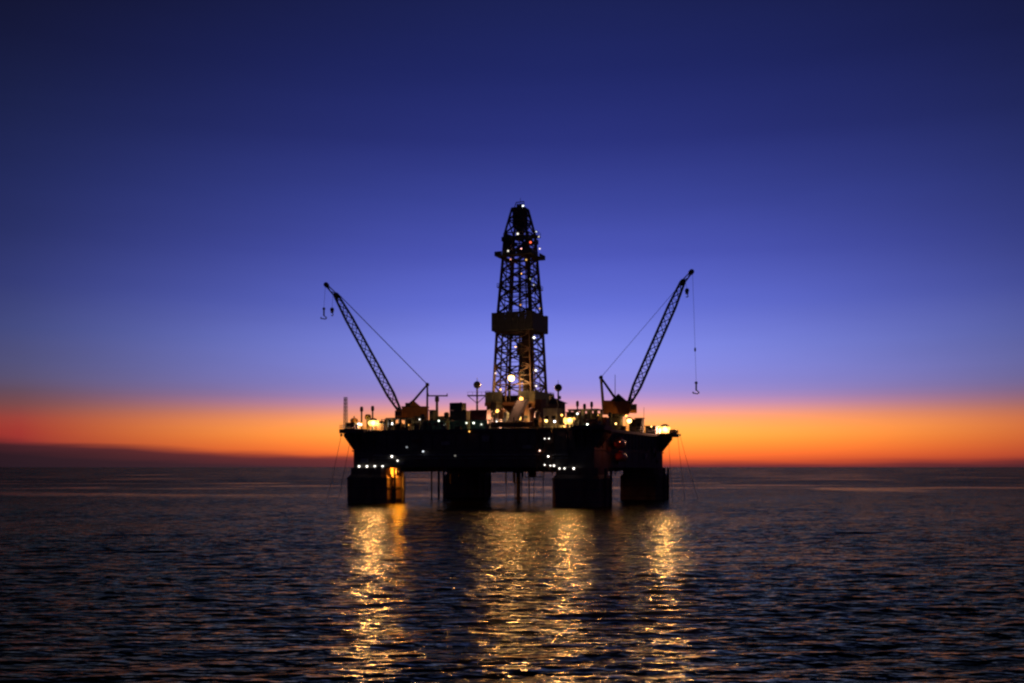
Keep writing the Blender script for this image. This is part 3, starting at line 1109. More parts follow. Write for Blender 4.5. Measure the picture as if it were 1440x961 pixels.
# --- containers
cz = ZD
container('green container at the bottom of the stack, next to the pump house', 633, 661, 9, cz, 'green')
container('green container at the bottom of the stack, next to the drill floor', 662, 690, 9, cz, 'green')
container('dark red container in the second tier nearest the drill floor', 662, 690, 9, cz + 2.62, 'red')
container('dark grey container in the second tier nearest the western crane', 633, 661, 9, cz + 2.62, 'steel')
container('dark topmost container of the stack, over the grey one', 633, 655, 9, cz + 5.24, 'steel', h=2.0)

def dome_mast(label, px, yball, ybase, inset, rball, arm_y=None, base_z=ZD):
    c = PE(px, 600, inset)
    t = thing('dome_mast', label, 'mast', (c.x, c.y, base_z), 0, 'masts with round domes')
    zb_ = topz(c, yball) - base_z
    MB().tube((0, 0, 0), (0, 0, zb_), .34, .2, n=10).build('post', 'steel', t)
    MB().ball((0, 0, zb_), rball, 16).build('dome', 'dome', t, smooth=True)
    MB().tube((0, 0, zb_ + rball * .9), (0, 0, zb_ + rball + .9), .07).build('aerial', 'steel', t)
    if arm_y:
        za = topz(c, arm_y) - base_z
        pf = MB().prism([(-2.6, -.9), (2.4, -.9), (2.4, .9), (-2.6, .9)], za - .25, za).build('platform', 'steel', t)
        MB().beam((-2.4, 0, za - .2), (0, 0, za - 2.2), .18).build('strut', 'steel', t)
        MB().beam((2.2, 0, za - .2), (0, 0, za - 2.2), .18).build('strut', 'steel', t)
        rl_ = MB()
        for x in (-2.5, -1.2, 1.2, 2.3):
            rl_.beam((x, -.85, za), (x, -.85, za + .8), .06)
        rl_.beam((-2.5, -.85, za + .8), (2.3, -.85, za + .8), .06)
        rl_.build('railing', 'steel', pf, kind='stuff')
dome_mast('mast with a round dark dome above the containers', 671, 541.5, 600, 14, 1.0, 556)

# --- east of the drill floor
house('mud_house', 'cream-walled house lit yellow beside the drill floor', 'deck house', 764, 793, 574, 10, 5, 'cream', windows=2)
c, w = deckbox(768, 800, 16, 4)
zr = topz(c, 574)
t_ = thing('cooling_unit', 'dark stepped cooling unit on the roof behind the cream house', 'cooling unit', (c.x, c.y, ZD), PHI)
zt = topz(c, 560) - ZD
MB().box(-w / 2 + .4, w / 2 - .8, -1.6, 1.6, 0, zt - 1.4).build('body', 'steel', t_)
MB().add([(-w / 2 + .2, -1.7, zt - 1.4), (w / 2, -1.7, zt - 1.4), (w / 2, 1.7, zt - 1.4), (-w / 2 + .2, 1.7, zt - 1.4),
          (-w / 2 + 1.2, -1, zt), (w / 2 - 3.2, -1, zt), (w / 2 - 3.2, 1, zt), (-w / 2 + 1.2, 1, zt)],
         [(3, 2, 1, 0), (4, 5, 6, 7), (0, 1, 5, 4), (1, 2, 6, 5), (2, 3, 7, 6), (3, 0, 4, 7)]).build('hood', 'steel', t_)
for x in (-1.2, .6):
    MB().tube((x, 0, zt - .3), (x, 0, zt + .5), .35, n=12).build('exhaust', 'steel', t_)
dome_mast('mast with a round dark dome over the cream house', 785, 545.5, 600, 12, 1.0, None)
frame_shelter('pipe_shelter', 'long open shelter with a thin flat roof beside the eastern crane', 'shelter', 801, 846, 576, 7, 4.0, 4)
vent('thin vent post rising through the shelter roof, next to the cream house', 812, 600, 564, 8, 'steel', .18)
vent('thin vent post rising through the shelter roof, next to the eastern crane', 832, 600, 565, 8, 'steel', .18)
house('tool_cabin', 'green tool cabin under the long open shelter', 'deck house', 818, 834, 590, 3, 2.0, 'green', windows=1)
container('red container in front of the eastern crane pedestal', 837, 857, 4, ZD, 'red', h=2.9)
house('control_cabin', 'small dark cabin with an aerial between the eastern lamps', 'deck house', 893, 906, 588, 4, 2.2, 'steel', windows=1)
ac = PE(905.5, 600, 5)
t_ = thing('whip_aerial', 'thin whip aerial beside the small dark cabin on the eastern side', 'aerial', (ac.x, ac.y, ZD), 0)
ah = topz(ac, 573) - ZD
MB().tube((0, 0, 0), (0, 0, ah), .09, .05, n=6).build('rod', 'steel', t_)
MB().tube((0, 0, 0), (0, 0, 1.0), .2, n=8).build('base', 'steel', t_)
ac = PE(865, 600, 26)
t_ = thing('whip_aerial', 'thin tall aerial rising behind the eastern crane house', 'aerial', (ac.x, ac.y, ZD), 0)
ah = topz(ac, 527) - ZD
MB().tube((0, 0, 0), (0, 0, ah), .16, .07, n=6).build('rod', 'steel', t_)
MB().tube((0, 0, 0), (0, 0, 1.2), .3, n=8).build('base', 'steel', t_)
house('store_room', 'low grey store room near the eastern tip of the deck', 'deck house', 907, 925, 599, 5, 2.4, 'grey', windows=1)

# --- second row of dark gear behind the deck edge
for px0, px1, ytop, ins, dep, m_, nm, lab, cat in [
        (541, 556, 590, 16, 3, 'steel', 'store_house', 'dark store house behind the western end of the open rack', 'deck house'),
        (584, 598, 586, 22, 4, 'steel', 'engine_house', 'dark engine house behind the western crane', 'deck house'),
        (616, 632, 586, 20, 4, 'steel', 'air_house', 'dark house behind the pump house, near the containers', 'deck house'),
        (656, 688, 580, 24, 4, 'brown', 'sack_store', 'brown store behind the container stack', 'deck house'),
        (796, 818, 580, 18, 4, 'brown', 'shaker_house', 'brown house behind the shelter, next to the cream house', 'deck house'),
        (820, 846, 582, 22, 4, 'steel', 'paint_store', 'dark store behind the shelter, next to the eastern crane', 'deck house'),
        (884, 900, 590, 14, 3, 'brown', 'welding_shop', 'brown workshop behind the eastern crane lamp', 'deck house')]:
    house(nm, lab, cat, px0, px1, ytop, ins, dep, m_, windows=1)
for px, ytop, ins, r_, lab in [(594, 583, 12, .3, 'exhaust stack beside the western crane gantry'), (628, 580, 12, .35, 'exhaust stack beside the container stack'),
                               (648, 566, 20, .2, 'thin stack rising behind the dark topmost container'), (690, 560, 30, .4, 'thick exhaust stack at the western side of the drill floor'),
                               (776, 556, 24, .35, 'exhaust stack between the driller cabin and the dome mast'), (822, 568, 16, .2, 'thin stack behind the shelter middle'),
                               (858, 580, 10, .25, 'short stack in front of the eastern crane gantry')]:
    vent(lab, px, 600, ytop, ins, 'steel', r_)
# --- catwalk, pipe rack and manifolds in front of the drill floor
c, w = deckbox(690, 768, 10, 6)
t_ = thing('pipe_rack', 'long pipe rack with layers of pipe in front of the drill floor', 'pipe rack', (c.x, c.y, ZD), PHI)
for i in range(5):
    x = -w / 2 + .3 + i * (w - .6) / 4
    for y in (-2.9, 2.9):
        MB().box(x - .14, x + .14, y - .14, y + .14, 0, 3.0).build('stanchion', 'steel', t_)
    MB().box(x - .14, x + .14, -2.75, 2.75, .5, .75).build('bearer', 'steel', t_)
tubm = MB().tube((-w / 2 - .3, 0, 0), (w / 2 + .3, 0, 0), .16, n=8).mesh('pipe', 'brown')
for lay in range(4):
    for j in range(13 - lay):
        put('pipe', tubm, t_, (.25 * ((j * 5 + lay * 3) % 4 - 1.5), -2.3 + .36 * j + .18 * lay, .93 + .31 * lay))
c, w = deckbox(716, 742, 15, 5)
t_ = thing('vee_door_ramp', 'sloping steel ramp rising from the pipe rack to the drill floor', 'ramp', (c.x, c.y, ZD), PHI)
MB().add([(-1.6, -4, 2.4), (1.6, -4, 2.4), (1.6, 3.4, 8.2), (-1.6, 3.4, 8.2), (-1.6, -4, 2.1), (1.6, -4, 2.1), (1.6, 3.4, 7.9), (-1.6, 3.4, 7.9)],
         [(0, 1, 2, 3), (7, 6, 5, 4), (0, 4, 5, 1), (1, 5, 6, 2), (2, 6, 7, 3), (3, 7, 4, 0)]).build('slide', 'steel', t_)
for a in (-1.5, 1.5):
    MB().beam((a, -3.4, 0), (a, -3.4, 2.6), .25).build('leg', 'steel', t_)
    MB().beam((a, 0, 0), (a, 0, 5.3), .25).build('leg', 'steel', t_)
    MB().beam((a, -4, 3.0), (a, 3.4, 8.8), .18).build('side_rail', 'steel', t_)
for px, ytop, ins, r_, m_, lab in [
        (706, 574, 21, 1.0, 'brown', 'tall brown air receiver tank at the west side of the drill floor'),
        (712, 579, 19, .8, 'grey', 'grey surge tank between the brown receiver and the ramp'),
        (748, 573, 20, 1.0, 'brown', 'tall brown surge tank at the east side of the ramp'),
        (756, 578, 16, .8, 'steel', 'dark tank between the tall brown one and the cream house')]:
    tank(lab, px, ytop, ins, r_, m_)
for px0, px1, ytop, ins, dep, m_, lab in [
        (690, 706, 566, 26, 4, 'steel', 'dark winch cabin at the western corner of the drill floor'),
        (752, 768, 562, 26, 4, 'brown', 'brown driller cabin at the eastern corner of the drill floor'),
        (736, 747, 568, 22, 2, 'brown', 'narrow brown cabin right beside the ramp head')]:
    house('drill_cabin', lab, 'cabin', px0, px1, ytop, ins, dep, m_, windows=1)
mf = PE(693, 600, 13)
t_ = thing('pipe_manifold', 'upright pipe manifold between containers and drill floor', 'manifold', (mf.x, mf.y, ZD), PHI)
for i in range(5):
    h_ = 5.2 - .5 * (i % 3)
    MB().path([(-1.4 + i * .7, 0, 0), (-1.4 + i * .7, 0, h_), (-1.4 + i * .7, 1.4, h_ + .5)], .15, 8).build('pipe', 'grey', t_)
    MB().tube((-1.4 + i * .7, -.35, 1.5), (-1.4 + i * .7, -.25, 1.5), .3, n=12).build('hand_wheel', 'red', t_)
MB().tube((-1.8, 0, 2.6), (1.8, 0, 2.6), .2).build('header', 'grey', t_)

# --- crates, drums, reels and lockers along the deck edge
def crate(label, px0, px1, ytop, ins, m):
    c, w = deckbox(px0, px1, ins, 1.4)
    h = topz(c, ytop) - ZD
    t = thing('deck_crate', label, 'crate', (c.x, c.y, ZD), PHI + R(random.uniform(-6, 6)), 'crates on the deck')
    MB().box(-w / 2, w / 2, -.7, .7, .15, h).build('body', m, t)
    for x in (-w / 2 + .1, w / 2 - .1):
        MB().box(x - .1, x + .1, -.76, .76, 0, .15).build('skid', 'steel', t)
        MB().box(x - .07, x + .07, -.76, -.7, .2, h).build('batten', 'steel', t)
    MB().box(-w / 2 - .05, w / 2 + .05, -.78, .78, h, h + .1).build('lid', m, t)

def reel(label, px, ins, r, m):
    c = PE(px, 600, ins)
    t = thing('hose_reel', label, 'reel', (c.x, c.y, ZD), PHI, 'hose and cable reels')
    for x in (-.7, .7):
        MB().tube((x - .06, 0, r + .2), (x + .06, 0, r + .2), r, n=18).build('flange', m, t)
        MB().beam((x * 1.25, -.6, 0), (x * 1.25, 0, r + .2), .14).build('stand', 'steel', t)
        MB().beam((x * 1.25, .6, 0), (x * 1.25, 0, r + .2), .14).build('stand', 'steel', t)
    MB().tube((-.64, 0, r + .2), (.64, 0, r + .2), r * .72, n=18).build('hose', 'rubber', t)

crate('dark crate against the machinery house beside the western crane', 583, 592, 598, 4, 'steel')
crate('greenish crate in front of the pump house, nearer the crane', 603, 611, 599, 4, 'green')
crate('grey crate in front of the pump house, nearer the containers', 620, 629, 598, 4, 'grey')
crate('low brown crate before the container stack', 640, 650, 601, 3.5, 'brown')
crate('grey crate between the container stack and the manifold', 682, 690, 599, 4, 'grey')
crate('yellowish crate at the foot of the cream house', 786, 795, 599, 2.5, 'cream')
crate('dark crate between the tool cabin and the red container', 833, 838, 597, 2, 'steel')
crate('brown crate beside the eastern crane pedestal', 872, 880, 600, 3, 'brown')
crate('small grey crate near the brilliant eastern floodlight', 924, 929, 604, 3, 'grey')
reel('hose reel in front of the open rack', 562, 3, .9, 'orange')
reel('big hose reel between the stair tower and the cream house', 756, 3.5, 1.3, 'brown')
reel('hose reel between the cream house and the tool cabin', 811, 2, 1.0, 'grey')
reel('orange hose reel beside the dark eastern cabin', 898, 2, .8, 'orange')
# deck-edge pipework along the hull
for v0, z, r_, lab in [(-HB - .55, 12.4, .16, 'thin pipe run'), (-HB - .62, 13.2, .22, 'thick pipe run')]:
    o = MB().tube((-27, v0, z), (27, v0, z), r_, n=8).build('hull_pipe', 'grey', plat)
    for i in range(9):
        MB().box(-26 + i * 6.5 - .1, -26 + i * 6.5 + .1, v0 - .05, -HB - .05, z - .35, z - .2).build('pipe_support', 'steel', o)
wk_ = MB().box(-27, 27, -HB - 1.5, -HB - .25, 10.15, 10.3).build('hull_walkway', 'steel', plat)
rl = MB()
for z in (10.8, 11.3):
    rl.beam((-27, -HB - 1.45, z), (27, -HB - 1.45, z), .06)
for i in range(28):
    rl.beam((-27 + i * 2, -HB - 1.45, 10.3), (-27 + i * 2, -HB - 1.45, 11.3), .06)
rl.build('railing', 'steel', wk_, kind='stuff')

rng_ = random.Random(5)
for i in range(30):                         # drains and stub pipes hanging under the deck
    u, v = rng_.uniform(-20, 30), rng_.uniform(-30, 24)
    ln = rng_.uniform(.6, 2.2) if i % 3 else rng_.uniform(2.5, 5.5)
    MB().tube((u, v, ZB - ln), (u, v, ZB + .05), rng_.uniform(.1, .28), n=8).build('drain_pipe', 'steel', plat)
for i in range(9):
    u, v = rng_.uniform(-20, 20), rng_.uniform(-31, 20)
    a, b, h_ = rng_.uniform(.8, 2.4), rng_.uniform(.8, 2.0), rng_.uniform(.5, 1.5)
    MB().box(u - a, u + a, v - b, v + b, ZB - h_, ZB + .03).build('under_box', 'steel', plat)
for i in range(22):                         # lockers, trays and fittings fixed to the hull faces
    f = i % 2
    u = rng_.uniform(-30, 27) if f == 0 else rng_.uniform(-28, 28)
    z, a, h_, d_ = rng_.uniform(10.6, 17), rng_.uniform(.4, 1.6), rng_.uniform(.5, 1.5), rng_.uniform(.4, .9)
    if f == 0:
        MB().box(u - a, u + a, -HB - d_, -HB - .06, z, z + h_).build('hull_fitting', rng_.choice(['brown', 'steel', 'grey']), plat)
    else:
        MB().box(HB + .06, HB + d_, u - a, u + a, z, z + h_).build('hull_fitting', rng_.choice(['brown', 'steel', 'grey']), plat)

# --- stair tower on the near-west face of the hull
st = PE(766, 636, -1.4)
t_ = thing('stair_tower', 'zigzag steel stair tower on the hull face beside the near column', 'stairs', (st.x, st.y, 9.2), PHI)
for a in (-1.9, 1.9):
    for b in (-.55, .75):
        MB().box(a - .1, a + .1, b - .1, b + .1, 0, 10.6).build('post', 'brown', t_)
for i in range(4):
    z = .1 + i * 3.3
    MB().box(-1.9, 1.9, -.55, .75, z, z + .12).build('landing', 'brown', t_)
    if i < 3:
        s = 1 if i % 2 else -1
        f = MB()
        for q in (-.45, .1):
            f.beam((-s * 1.6, q, z + .15), (s * 1.6, q, z + 3.3), .14, .28)
        fo_ = f.build('stringers', 'brown', t_)
        tr = MB()
        for k in range(12):
            q = (k + .5) / 12
            tr.box(-s * 1.6 + s * 3.2 * q - .13, -s * 1.6 + s * 3.2 * q + .13, -.42, .08, z + .15 + 3.15 * q, z + .2 + 3.15 * q)
        tr.build('treads', 'brown', t_, kind='stuff')

# --- lifeboats on the east face
def lifeboat(label, px, py, off):
    c = PE(px, py, off)
    t = thing('lifeboat', label, 'lifeboat', (c.x, c.y, c.z - 1.3), PHI + math.pi / 2, 'lifeboats on the eastern hull face')
    vs, fs = [], []
    n, k = 12, 13
    for i in range(k):
        s = i / (k - 1)
        x = -3.6 + 7.2 * s
        b = max(.06, (1 - abs(2 * s - 1) ** 2.6)) ** .6
        for j in range(n):
            q = 2 * math.pi * j / n
            yy, zz = math.cos(q), math.sin(q)
            zz = zz * (1.15 if zz < 0 else 1.25)
            vs.append((x, 1.35 * b * math.copysign(abs(yy) ** .8, yy), 1.25 + zz * (.45 + .55 * b)))
    for i in range(k - 1):
        for j in range(n):
            fs.append((i * n + j, i * n + (j + 1) % n, (i + 1) * n + (j + 1) % n, (i + 1) * n + j))
    fs += [tuple(reversed(range(n))), tuple(range((k - 1) * n, k * n))]
    MB().add(vs, fs).build('hull', 'boat', t, smooth=True)
    MB().box(-.9, .7, -.6, .6, 2.3, 2.85).build('conning_hatch', 'boat', t)
    for x in (-2.4, 2.4):
        MB().tube((x, 0, 2.2), (x, 0, 3.4), .07).build('fall_wire', 'cable', t)
        MB().beam((x, 0, 3.4), (x, 2.4, 3.0), .22).build('davit_arm', 'steel', t)
lifeboat('dull red lifeboat hung high on the eastern face of the hull', 871, 624, -5.0)
lifeboat('dull red lifeboat hung lower on the eastern face, under the first', 873, 643, -5.2)

# --- riser and pipes under the deck
t_ = thing('marine_riser', 'thick dark riser pipe dropping from mid-deck into the sea', 'riser', (W(729, 0, 0).x, 0, -3), 0)
MB().tube((0, 0, 0), (0, 0, 12.5), .6, n=14).build('main_pipe', 'steel', t_)
for a in (-.95, .95):
    MB().tube((a, 0, 0), (a, 0, 12.5), .13).build('choke_line', 'steel', t_)
for z in (4.2, 8.6, 11.5):
    MB().lathe([(1.15, z), (1.15, z + .35)], 14).build('flange', 'steel', t_)
for i, (px, y, z1_, r_, lab) in enumerate([
        (744, 4, 12, .16, 'thin guide wire just beside the marine riser'),
        (751, 6, 12, .10, 'thin guide wire a little east of the marine riser'),
        (712, 3, 12, .08, 'thin guide wire west of the marine riser'),
        (764, 8, 12, .09, 'thin guide wire close to the near column'),
        (607, 18, 12, .22, 'hanging hose nearest the western column'),
        (617, 20, 12, .34, 'thick caisson pipe hanging between the western and far columns'),
        (624, 20, 12, .30, 'caisson pipe hanging close beside the far column')]):
    c = W(px, 0, y)
    t_ = thing('caisson_pipe' if r_ > .2 else 'guide_wire', lab, 'pipe' if r_ > .2 else 'wire', (c.x, c.y, -2), 0)
    low = -2 if r_ < .3 or i > 4 else -2
    MB().tube((0, 0, 0), (0, 0, z1_), r_, n=9).build('pipe' if r_ > .2 else 'strand', 'steel', t_)
    if r_ > .2:
        for z in (5.0, 8.5):
            MB().lathe([(r_ + .14, z), (r_ + .14, z + .25)], 10).build('clamp', 'steel', t_)
c = W(752, 670, 5)
t_ = thing('trolley_platform', 'small hanging work platform beside the marine riser', 'platform', (c.x, c.y, 7.2), PHI)
MB().box(-2.6, 2.6, -1.2, 1.2, 0, .2).build('deck', 'steel', t_)
MB().box(-1.4, .2, -.8, .8, .2, 1.8).build('locker', 'steel', t_)
for a in (-2.5, 2.5):
    for b in (-1.1, 1.1):
        MB().beam((a, b, 0), (a, b, 2.9), .12).build('hanger', 'steel', t_)

# --- mooring lines
for p, q, lab in [((480, 612, -21), (459, 706, -24), 'outermost mooring line slanting down from the western tip'),
                  ((492, 622, -18), (475, 704, -22), 'mooring line dropping close to the western column'),
                  ((940, 618, 16), (946, 703, 14), 'mooring line dropping close to the eastern column'),
                  ((953, 613, 18), (963, 702, 16), 'middle mooring line falling from the eastern tip'),
                  ((956, 612, 21), (981, 699, 20), 'outermost mooring line slanting down from the eastern tip')]:
    a, b = W(*p), W(*q)
    b = a + (b - a) * ((a.z + 1.0) / (a.z - b.z))
    o = thing('mooring_line', lab, 'cable', (b.x, b.y, b.z), 0, 'mooring lines at the deck tips')
    MB().path([(a - b) * (1 - k / 8) + Vector((0, 0, -.5 * math.sin(math.pi * k / 8))) for k in range(9)], .055, 5).build('rope', 'cable', o)
    MB().lathe([(.28, -.35), (.34, 0), (.28, .35)], 10, a - b).build('fairlead', 'steel', o)

# ================================================================== LAMPS
EM = {}
def em(col, k):
    key = (col, k)
    if key not in EM:
        EM[key] = emit('lamp_glow', col, k)
    return EM[key]
SOD = (1.0, 0.44, 0.08)
WARM = (1.0, 0.70, 0.30)
YEL = (1.0, 0.58, 0.16)
WHT = (1.0, 0.93, 0.82)
COOL = (0.86, 0.92, 1.0)
GRN = (0.92, 1.0, 0.80)
REDL = (1.0, 0.12, 0.05)
BEAM = (1.0, 0.42, 0.25)

def lamp(label, p, r, col, k, name='work_lamp', post=0.0, back=None, group='lit lamps on the rig', beam=0):
    """bulb at p; post: length of the stand below it; back: world point it is bracketed to"""
    p = Vector(p)
    base = p - Vector((0, 0, post if post else 0))
    t = thing(name, label, 'lamp', base, 0, group)
    c = p - base
    MB().ball(c, r * (.72 if beam > 5000 and post else 1), 12).build('bulb', em(col, min(k, 6)), t, smooth=True)
    MB().lathe([(r * 1.25, r * .75), (r * 1.15, r * 1.15), (r * .5, r * 1.5)], 12, c).build('hood', 'steel', t)
    if k > 12:
        pl = bpy.data.lights.new('lamp_spill', 'POINT')
        pl.energy = 4 * math.pi ** 2 * r * r * k
        pl.color = col
        pl.shadow_soft_size = max(.05, r * .35)
        po = bpy.data.objects.new('lamp_spill', pl)
        COL.objects.link(po)
        po.parent = t
        po.location = c + Vector((0, -r * 1.4, -r * .3))
        k = 6
    if beam > 5000 and post:                # a bank of bulbs; the amber emissive panel stands in for their halo
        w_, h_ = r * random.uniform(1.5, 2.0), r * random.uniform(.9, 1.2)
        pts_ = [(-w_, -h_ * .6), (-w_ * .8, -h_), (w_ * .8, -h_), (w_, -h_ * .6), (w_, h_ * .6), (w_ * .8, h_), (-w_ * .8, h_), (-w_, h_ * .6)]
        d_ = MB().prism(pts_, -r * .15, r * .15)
        o_ = d_.build('halo_panel', em((1.0, .50, .10), 2.6), t)
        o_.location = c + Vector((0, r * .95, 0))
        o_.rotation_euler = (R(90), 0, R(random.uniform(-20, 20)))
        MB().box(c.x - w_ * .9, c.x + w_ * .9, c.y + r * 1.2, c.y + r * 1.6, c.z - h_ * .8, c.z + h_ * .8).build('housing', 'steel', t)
        for q in (-1, 1):
            MB().ball(c + Vector((q * w_ * .72, r * .45, r * random.uniform(-.2, .35))), r * random.uniform(.38, .55), 10).build('side_bulb', em(col, k * .5), t, smooth=True)
    if beam:                                # floodlights throw their beam out over the water
        ld_ = bpy.data.lights.new('flood_beam', 'SPOT')
        ld_.energy = beam
        ld_.color = BEAM
        ld_.shadow_soft_size = r * .9
        ld_.spot_size = R(130)
        ld_.spot_blend = 1.0
        lo = bpy.data.objects.new('flood_beam', ld_)
        COL.objects.link(lo)
        lo.parent = t
        aim = Vector((0.0, -1, -.28)).normalized()
        lo.location = c + aim * (r * 1.95)
        lo.rotation_euler = aim.to_track_quat('-Z', 'Y').to_euler()
    if post:
        MB().tube((0, 0, 0), (0, 0, post - r * .9), max(.06, r * .22), n=8).build('post', 'steel', t)
    if back is not None:
        b = Vector(back) - base
        MB().beam(c + Vector((0, 0, r * 1.2)), b + Vector((0, 0, r * 1.2)), max(.08, r * .35)).build('bracket', 'steel', t)

def deck_lamp(label, px, py, inset, r, col, k, name='floodlight', beam=0):
    p = PE(px, py, inset)
    lamp(label, p, r, col, k, name, post=max(.4, p.z - ZD), beam=beam)

# big floodlights
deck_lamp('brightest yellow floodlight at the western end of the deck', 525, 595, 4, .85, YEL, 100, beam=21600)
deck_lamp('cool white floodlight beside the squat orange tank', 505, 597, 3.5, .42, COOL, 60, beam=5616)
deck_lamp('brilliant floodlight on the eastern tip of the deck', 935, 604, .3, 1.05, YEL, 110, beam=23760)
deck_lamp('yellow floodlight at the foot of the eastern crane', 885, 592, 2.5, .65, YEL, 14)
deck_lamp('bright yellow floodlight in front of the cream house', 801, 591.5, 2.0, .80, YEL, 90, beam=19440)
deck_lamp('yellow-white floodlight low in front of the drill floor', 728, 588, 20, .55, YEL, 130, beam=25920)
deck_lamp('orange work lamp above the drill floor steps', 733, 561, 25, .50, SOD, 80)
deck_lamp('small orange work lamp at the western end of the drill floor', 699, 578, 22, .46, SOD, 34)
deck_lamp('whitish work lamp low beside the containers', 699, 592, 16, .36, WHT, 8)
deck_lamp('amber work lamp low on the east side of the drill floor', 742, 592, 22, .40, SOD, 40)
deck_lamp('pale yellow lamp at the corner of the cream house', 768, 592, 4, .36, YEL, 16)
deck_lamp('white lamp below the windows of the cream house', 780, 593, 3, .26, COOL, 7)
deck_lamp('white lamp inside the first bay of the open rack', 552.5, 596, 5.5, .36, WHT, 14)
deck_lamp('dull amber lamp inside the last bay of the open rack', 574, 598, 6, .22, SOD, 5)
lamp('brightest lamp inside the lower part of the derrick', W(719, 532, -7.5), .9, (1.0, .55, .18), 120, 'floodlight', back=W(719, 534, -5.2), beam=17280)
# small deck lamps
for px, py, ins, r, col, k, lab in [
        (711, 586, 20, .30, SOD, 40, 'amber lamp on the pipe rack between the tanks west of the ramp'),
        (751, 584, 20, .30, SOD, 45, 'amber lamp beside the tall brown tank east of the ramp'),
        (690, 588, 17, .26, SOD, 30, 'amber lamp beside the upright pipe manifold'),
        (760, 596, 14, .26, SOD, 26, 'amber lamp over the big hose reel'),
        (790, 584, 6, .28, SOD, 40, 'amber lamp high on the end of the cream house'),
        (840, 584, 4, .24, SOD, 20, 'amber lamp over the red container'),
        (617, 592, 6, .26, GRN, 3, 'small greenish lamp in front of the pump house'),
        (590, 590, 5, .22, WHT, 2.5, 'dim white lamp by the machinery house beside the western crane'),
        (625, 598, 6, .22, GRN, 3, 'dim lamp at the pump house end nearest the containers'),
        (656, 595, 5, .26, GRN, 2.4, 'greenish lamp in front of the first lower container'),
        (666, 595, 5, .28, GRN, 3.5, 'brightest greenish lamp in front of the container stack'),
        (677, 597, 5, .26, GRN, 2.4, 'greenish lamp in front of the container nearest the drill floor'),
        (826, 597, 2, .28, GRN, 6, 'greenish lamp beside the green tool cabin'),
        (812, 582, 4, .26, WHT, 4, 'whitish lamp under the shelter roof next to the cream house'),
        (866, 596, 2, .26, YEL, 8, 'small yellow lamp by the eastern crane pedestal'),
        (916, 600, 2.5, .22, YEL, 7, 'small yellow lamp by the low grey store room'),
        (950, 605, 6, .25, YEL, 14, 'small yellow lamp at the outermost eastern tip')]:
    deck_lamp(lab, px, py, ins, r * .9, col, k, 'work_lamp')
# crane lamps light the orange houses
lamp('work lamp under the house of the eastern crane', Vector((wr_(878, 0).x, yr - 4.6, wr_(0, 586).z)), .24, SOD, 170, 'work_lamp', post=wr_(0, 586).z - ZD)
lamp('work lamp under the house of the western crane', Vector((wl_(590, 0).x, yl - 4.6, wl_(0, 594).z)), .18, SOD, 60, 'work_lamp', post=wl_(0, 594).z - ZD)
# hull lamps
names = ['outermost', 'second', 'third', 'innermost']
for i, px in enumerate((505, 516, 527, 538)):
    p = PE(px, 656, -.9)
    lamp(f'{names[i]} white lamp in the row of four over the western column', p, .30, WHT, 3.0, 'bulkhead_lamp', back=p + Vector((.3, .8, 0)))
for i, px in enumerate((779, 787, 794, 807)):
    p = PE(px, 659 if i else 655, -.9)
    lamp(f'{["first", "second", "third", "last"][i]} lamp from the stair tower in the row over the near column', p, .27, WHT, 2.4 if i < 3 else 4, 'bulkhead_lamp', back=p + Vector((.3, .8, 0)))
for px, py, k, col, r, lab in [
        (551, 642, 4, WHT, .32, 'warm white lamp on the hull above the glowing column face'),
        (559, 648, 2.6, WHT, .28, 'white lamp just below and inside the warm one over the glowing column face'),
        (595, 635, 1.4, COOL, .28, 'lone white lamp on the hull below the machinery house'),
        (572, 629, .35, COOL, .3, 'very dim lamp on the hull below the open rack'),
        (640, 641, .2, WHT, .3, 'very dim lamp on the hull above the far column'),
        (660, 607, 3, SOD, .22, 'dull orange lamp at the deck edge below the containers'),
        (766, 617, 1.2, WHT, .25, 'upper lamp of the stair tower, on the western post'),
        (772, 617, 1.6, WHT, .25, 'upper lamp of the stair tower, on the eastern post'),
        (759, 634, 2.2, (1, .6, .45), .25, 'pinkish lamp half way up the stair tower'),
        (771, 642, 4, WHT, .30, 'brightest lamp of the stair tower'),
        (766, 654, 1.8, WHT, .25, 'lamp at the foot of the stair tower, on the western side'),
        (774, 655, 1.8, WHT, .25, 'lamp at the foot of the stair tower, on the eastern side')]:
    p = PE(px, py, -2.6 if 755 < px < 778 else -.9)
    if 755 < px < 778:
        r, k = r * .75, k * 2.2
    lamp(lab, p, r * .85, col, k, 'bulkhead_lamp', back=p + Vector((.3, .8, 0)))
p = L2W(-21.9, -29.5, 9.1)
lamp('orange lamp under the deck that lights the inner face of the western column', p, .24, (1.0, .29, .02), 2200, 'work_lamp', back=p + Vector((0, 0, .7)))
p = L2W(37.6, -25.5, 16.4)  # added lamp, kept tiny, that gives the lifeboats their red glow
lamp('tiny added red lamp to light the two lifeboats', p, .07, (1, .22, .08), 900, 'bulkhead_lamp', back=L2W(33.4, -25.5, 16.4))
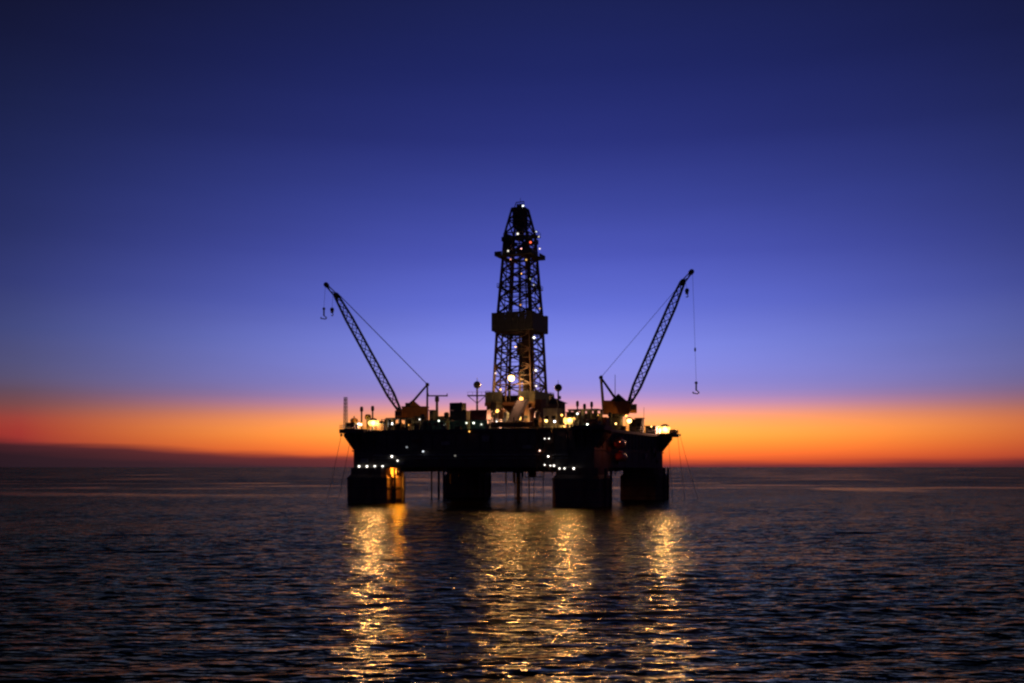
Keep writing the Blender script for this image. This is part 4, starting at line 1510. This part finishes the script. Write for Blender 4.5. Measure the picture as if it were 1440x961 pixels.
# derrick lamps
for px, py, y, r, col, k, lab in [
        (735.5, 290, -2.2, .38, COOL, 3.5, 'cool white lamp at the very top of the derrick'),
        (728, 329, -3.9, .36, WHT, 2.2, 'upper of the pair of white lamps below the derrick crown'),
        (732.5, 334, -4.1, .36, WHT, 2.2, 'lower of the pair of white lamps below the derrick crown'),
        (754, 326, -1.5, .32, COOL, 1.6, 'bluish lamp on the upper walkway, outermost on the east side'),
        (757.5, 333, -1.5, .30, WHT, 1.2, 'pale lamp just under the bluish one on the upper walkway'),
        (759, 350, -2.0, .34, (.9, .8, 1), 1.6, 'pale lilac lamp at the east end of the lower walkway'),
        (746, 341, -4.2, .36, REDL, 3.2, 'red warning lamp below the derrick crown'),
        (714.5, 353, -4.0, .34, WHT, 2.0, 'white lamp on the west leg above the lower walkway'),
        (701, 357.5, -1.6, .36, GRN, 1.3, 'pale greenish lamp at the west end of the lower walkway'),
        (718, 365, -5.0, .28, (1, .4, .3), 1.6, 'pinkish lamp just under the lower walkway'),
        (740, 365.5, -5.4, .32, YEL, 1.5, 'yellowish lamp under the middle of the lower walkway'),
        (745, 392.5, -5.0, .34, GRN, .9, 'pale lamp on the derrick above the short walkway'),
        (750.5, 401, -4.6, .25, WHT, .9, 'faint lamp on the east leg just over the short walkway'),
        (744.5, 426, -5.4, .34, WHT, 1.2, 'pale lamp between the short walkway and the wind wall'),
        (732, 429, -5.8, .30, SOD, 1.2, 'orange lamp just above the wind wall'),
        (759, 434, -2.5, .24, YEL, 1.2, 'small yellow lamp over the east corner of the wind wall'),
        (751, 475, -6.6, .40, WHT, 4.0, 'white lamp just under the wind wall'),
        (753.5, 521, -7.0, .42, WHT, 2.8, 'white lamp on the east leg, upper of two'),
        (754, 543, -7.2, .36, (1, .85, .85), 2.2, 'pinkish white lamp on the east leg, lower of two'),
        (725, 488, -3.0, .22, SOD, 22, 'small added amber lamp inside the derrick under the wind wall'),  # this and the next inner lamps are added to warm the lattice
        (738, 448, 1.0, .20, SOD, 40, 'added amber lamp inside the racking board of the derrick'),
        (733, 385, 0.5, .20, SOD, 34, 'added amber lamp inside the derrick above the short walkway'),
        (733, 350, 0.0, .18, (1, .4, .3), 24, 'added reddish lamp inside the derrick at the lower walkway'),
        (746, 555, -6.0, .28, SOD, 40, 'amber lamp low on the east side of the derrick foot'),
        (704, 548, -5.0, .26, SOD, 34, 'amber lamp low on the west side of the derrick foot'),
        (697, 525, -4.0, .34, (1, .7, .6), 1.8, 'pinkish lamp on the west leg near the brightest lamp')]:
    p = W(px, py, y)
    lamp(lab, p, r * .78, col, k * .8, 'derrick_lamp', back=p + Vector((.1, 1.0, 0)))
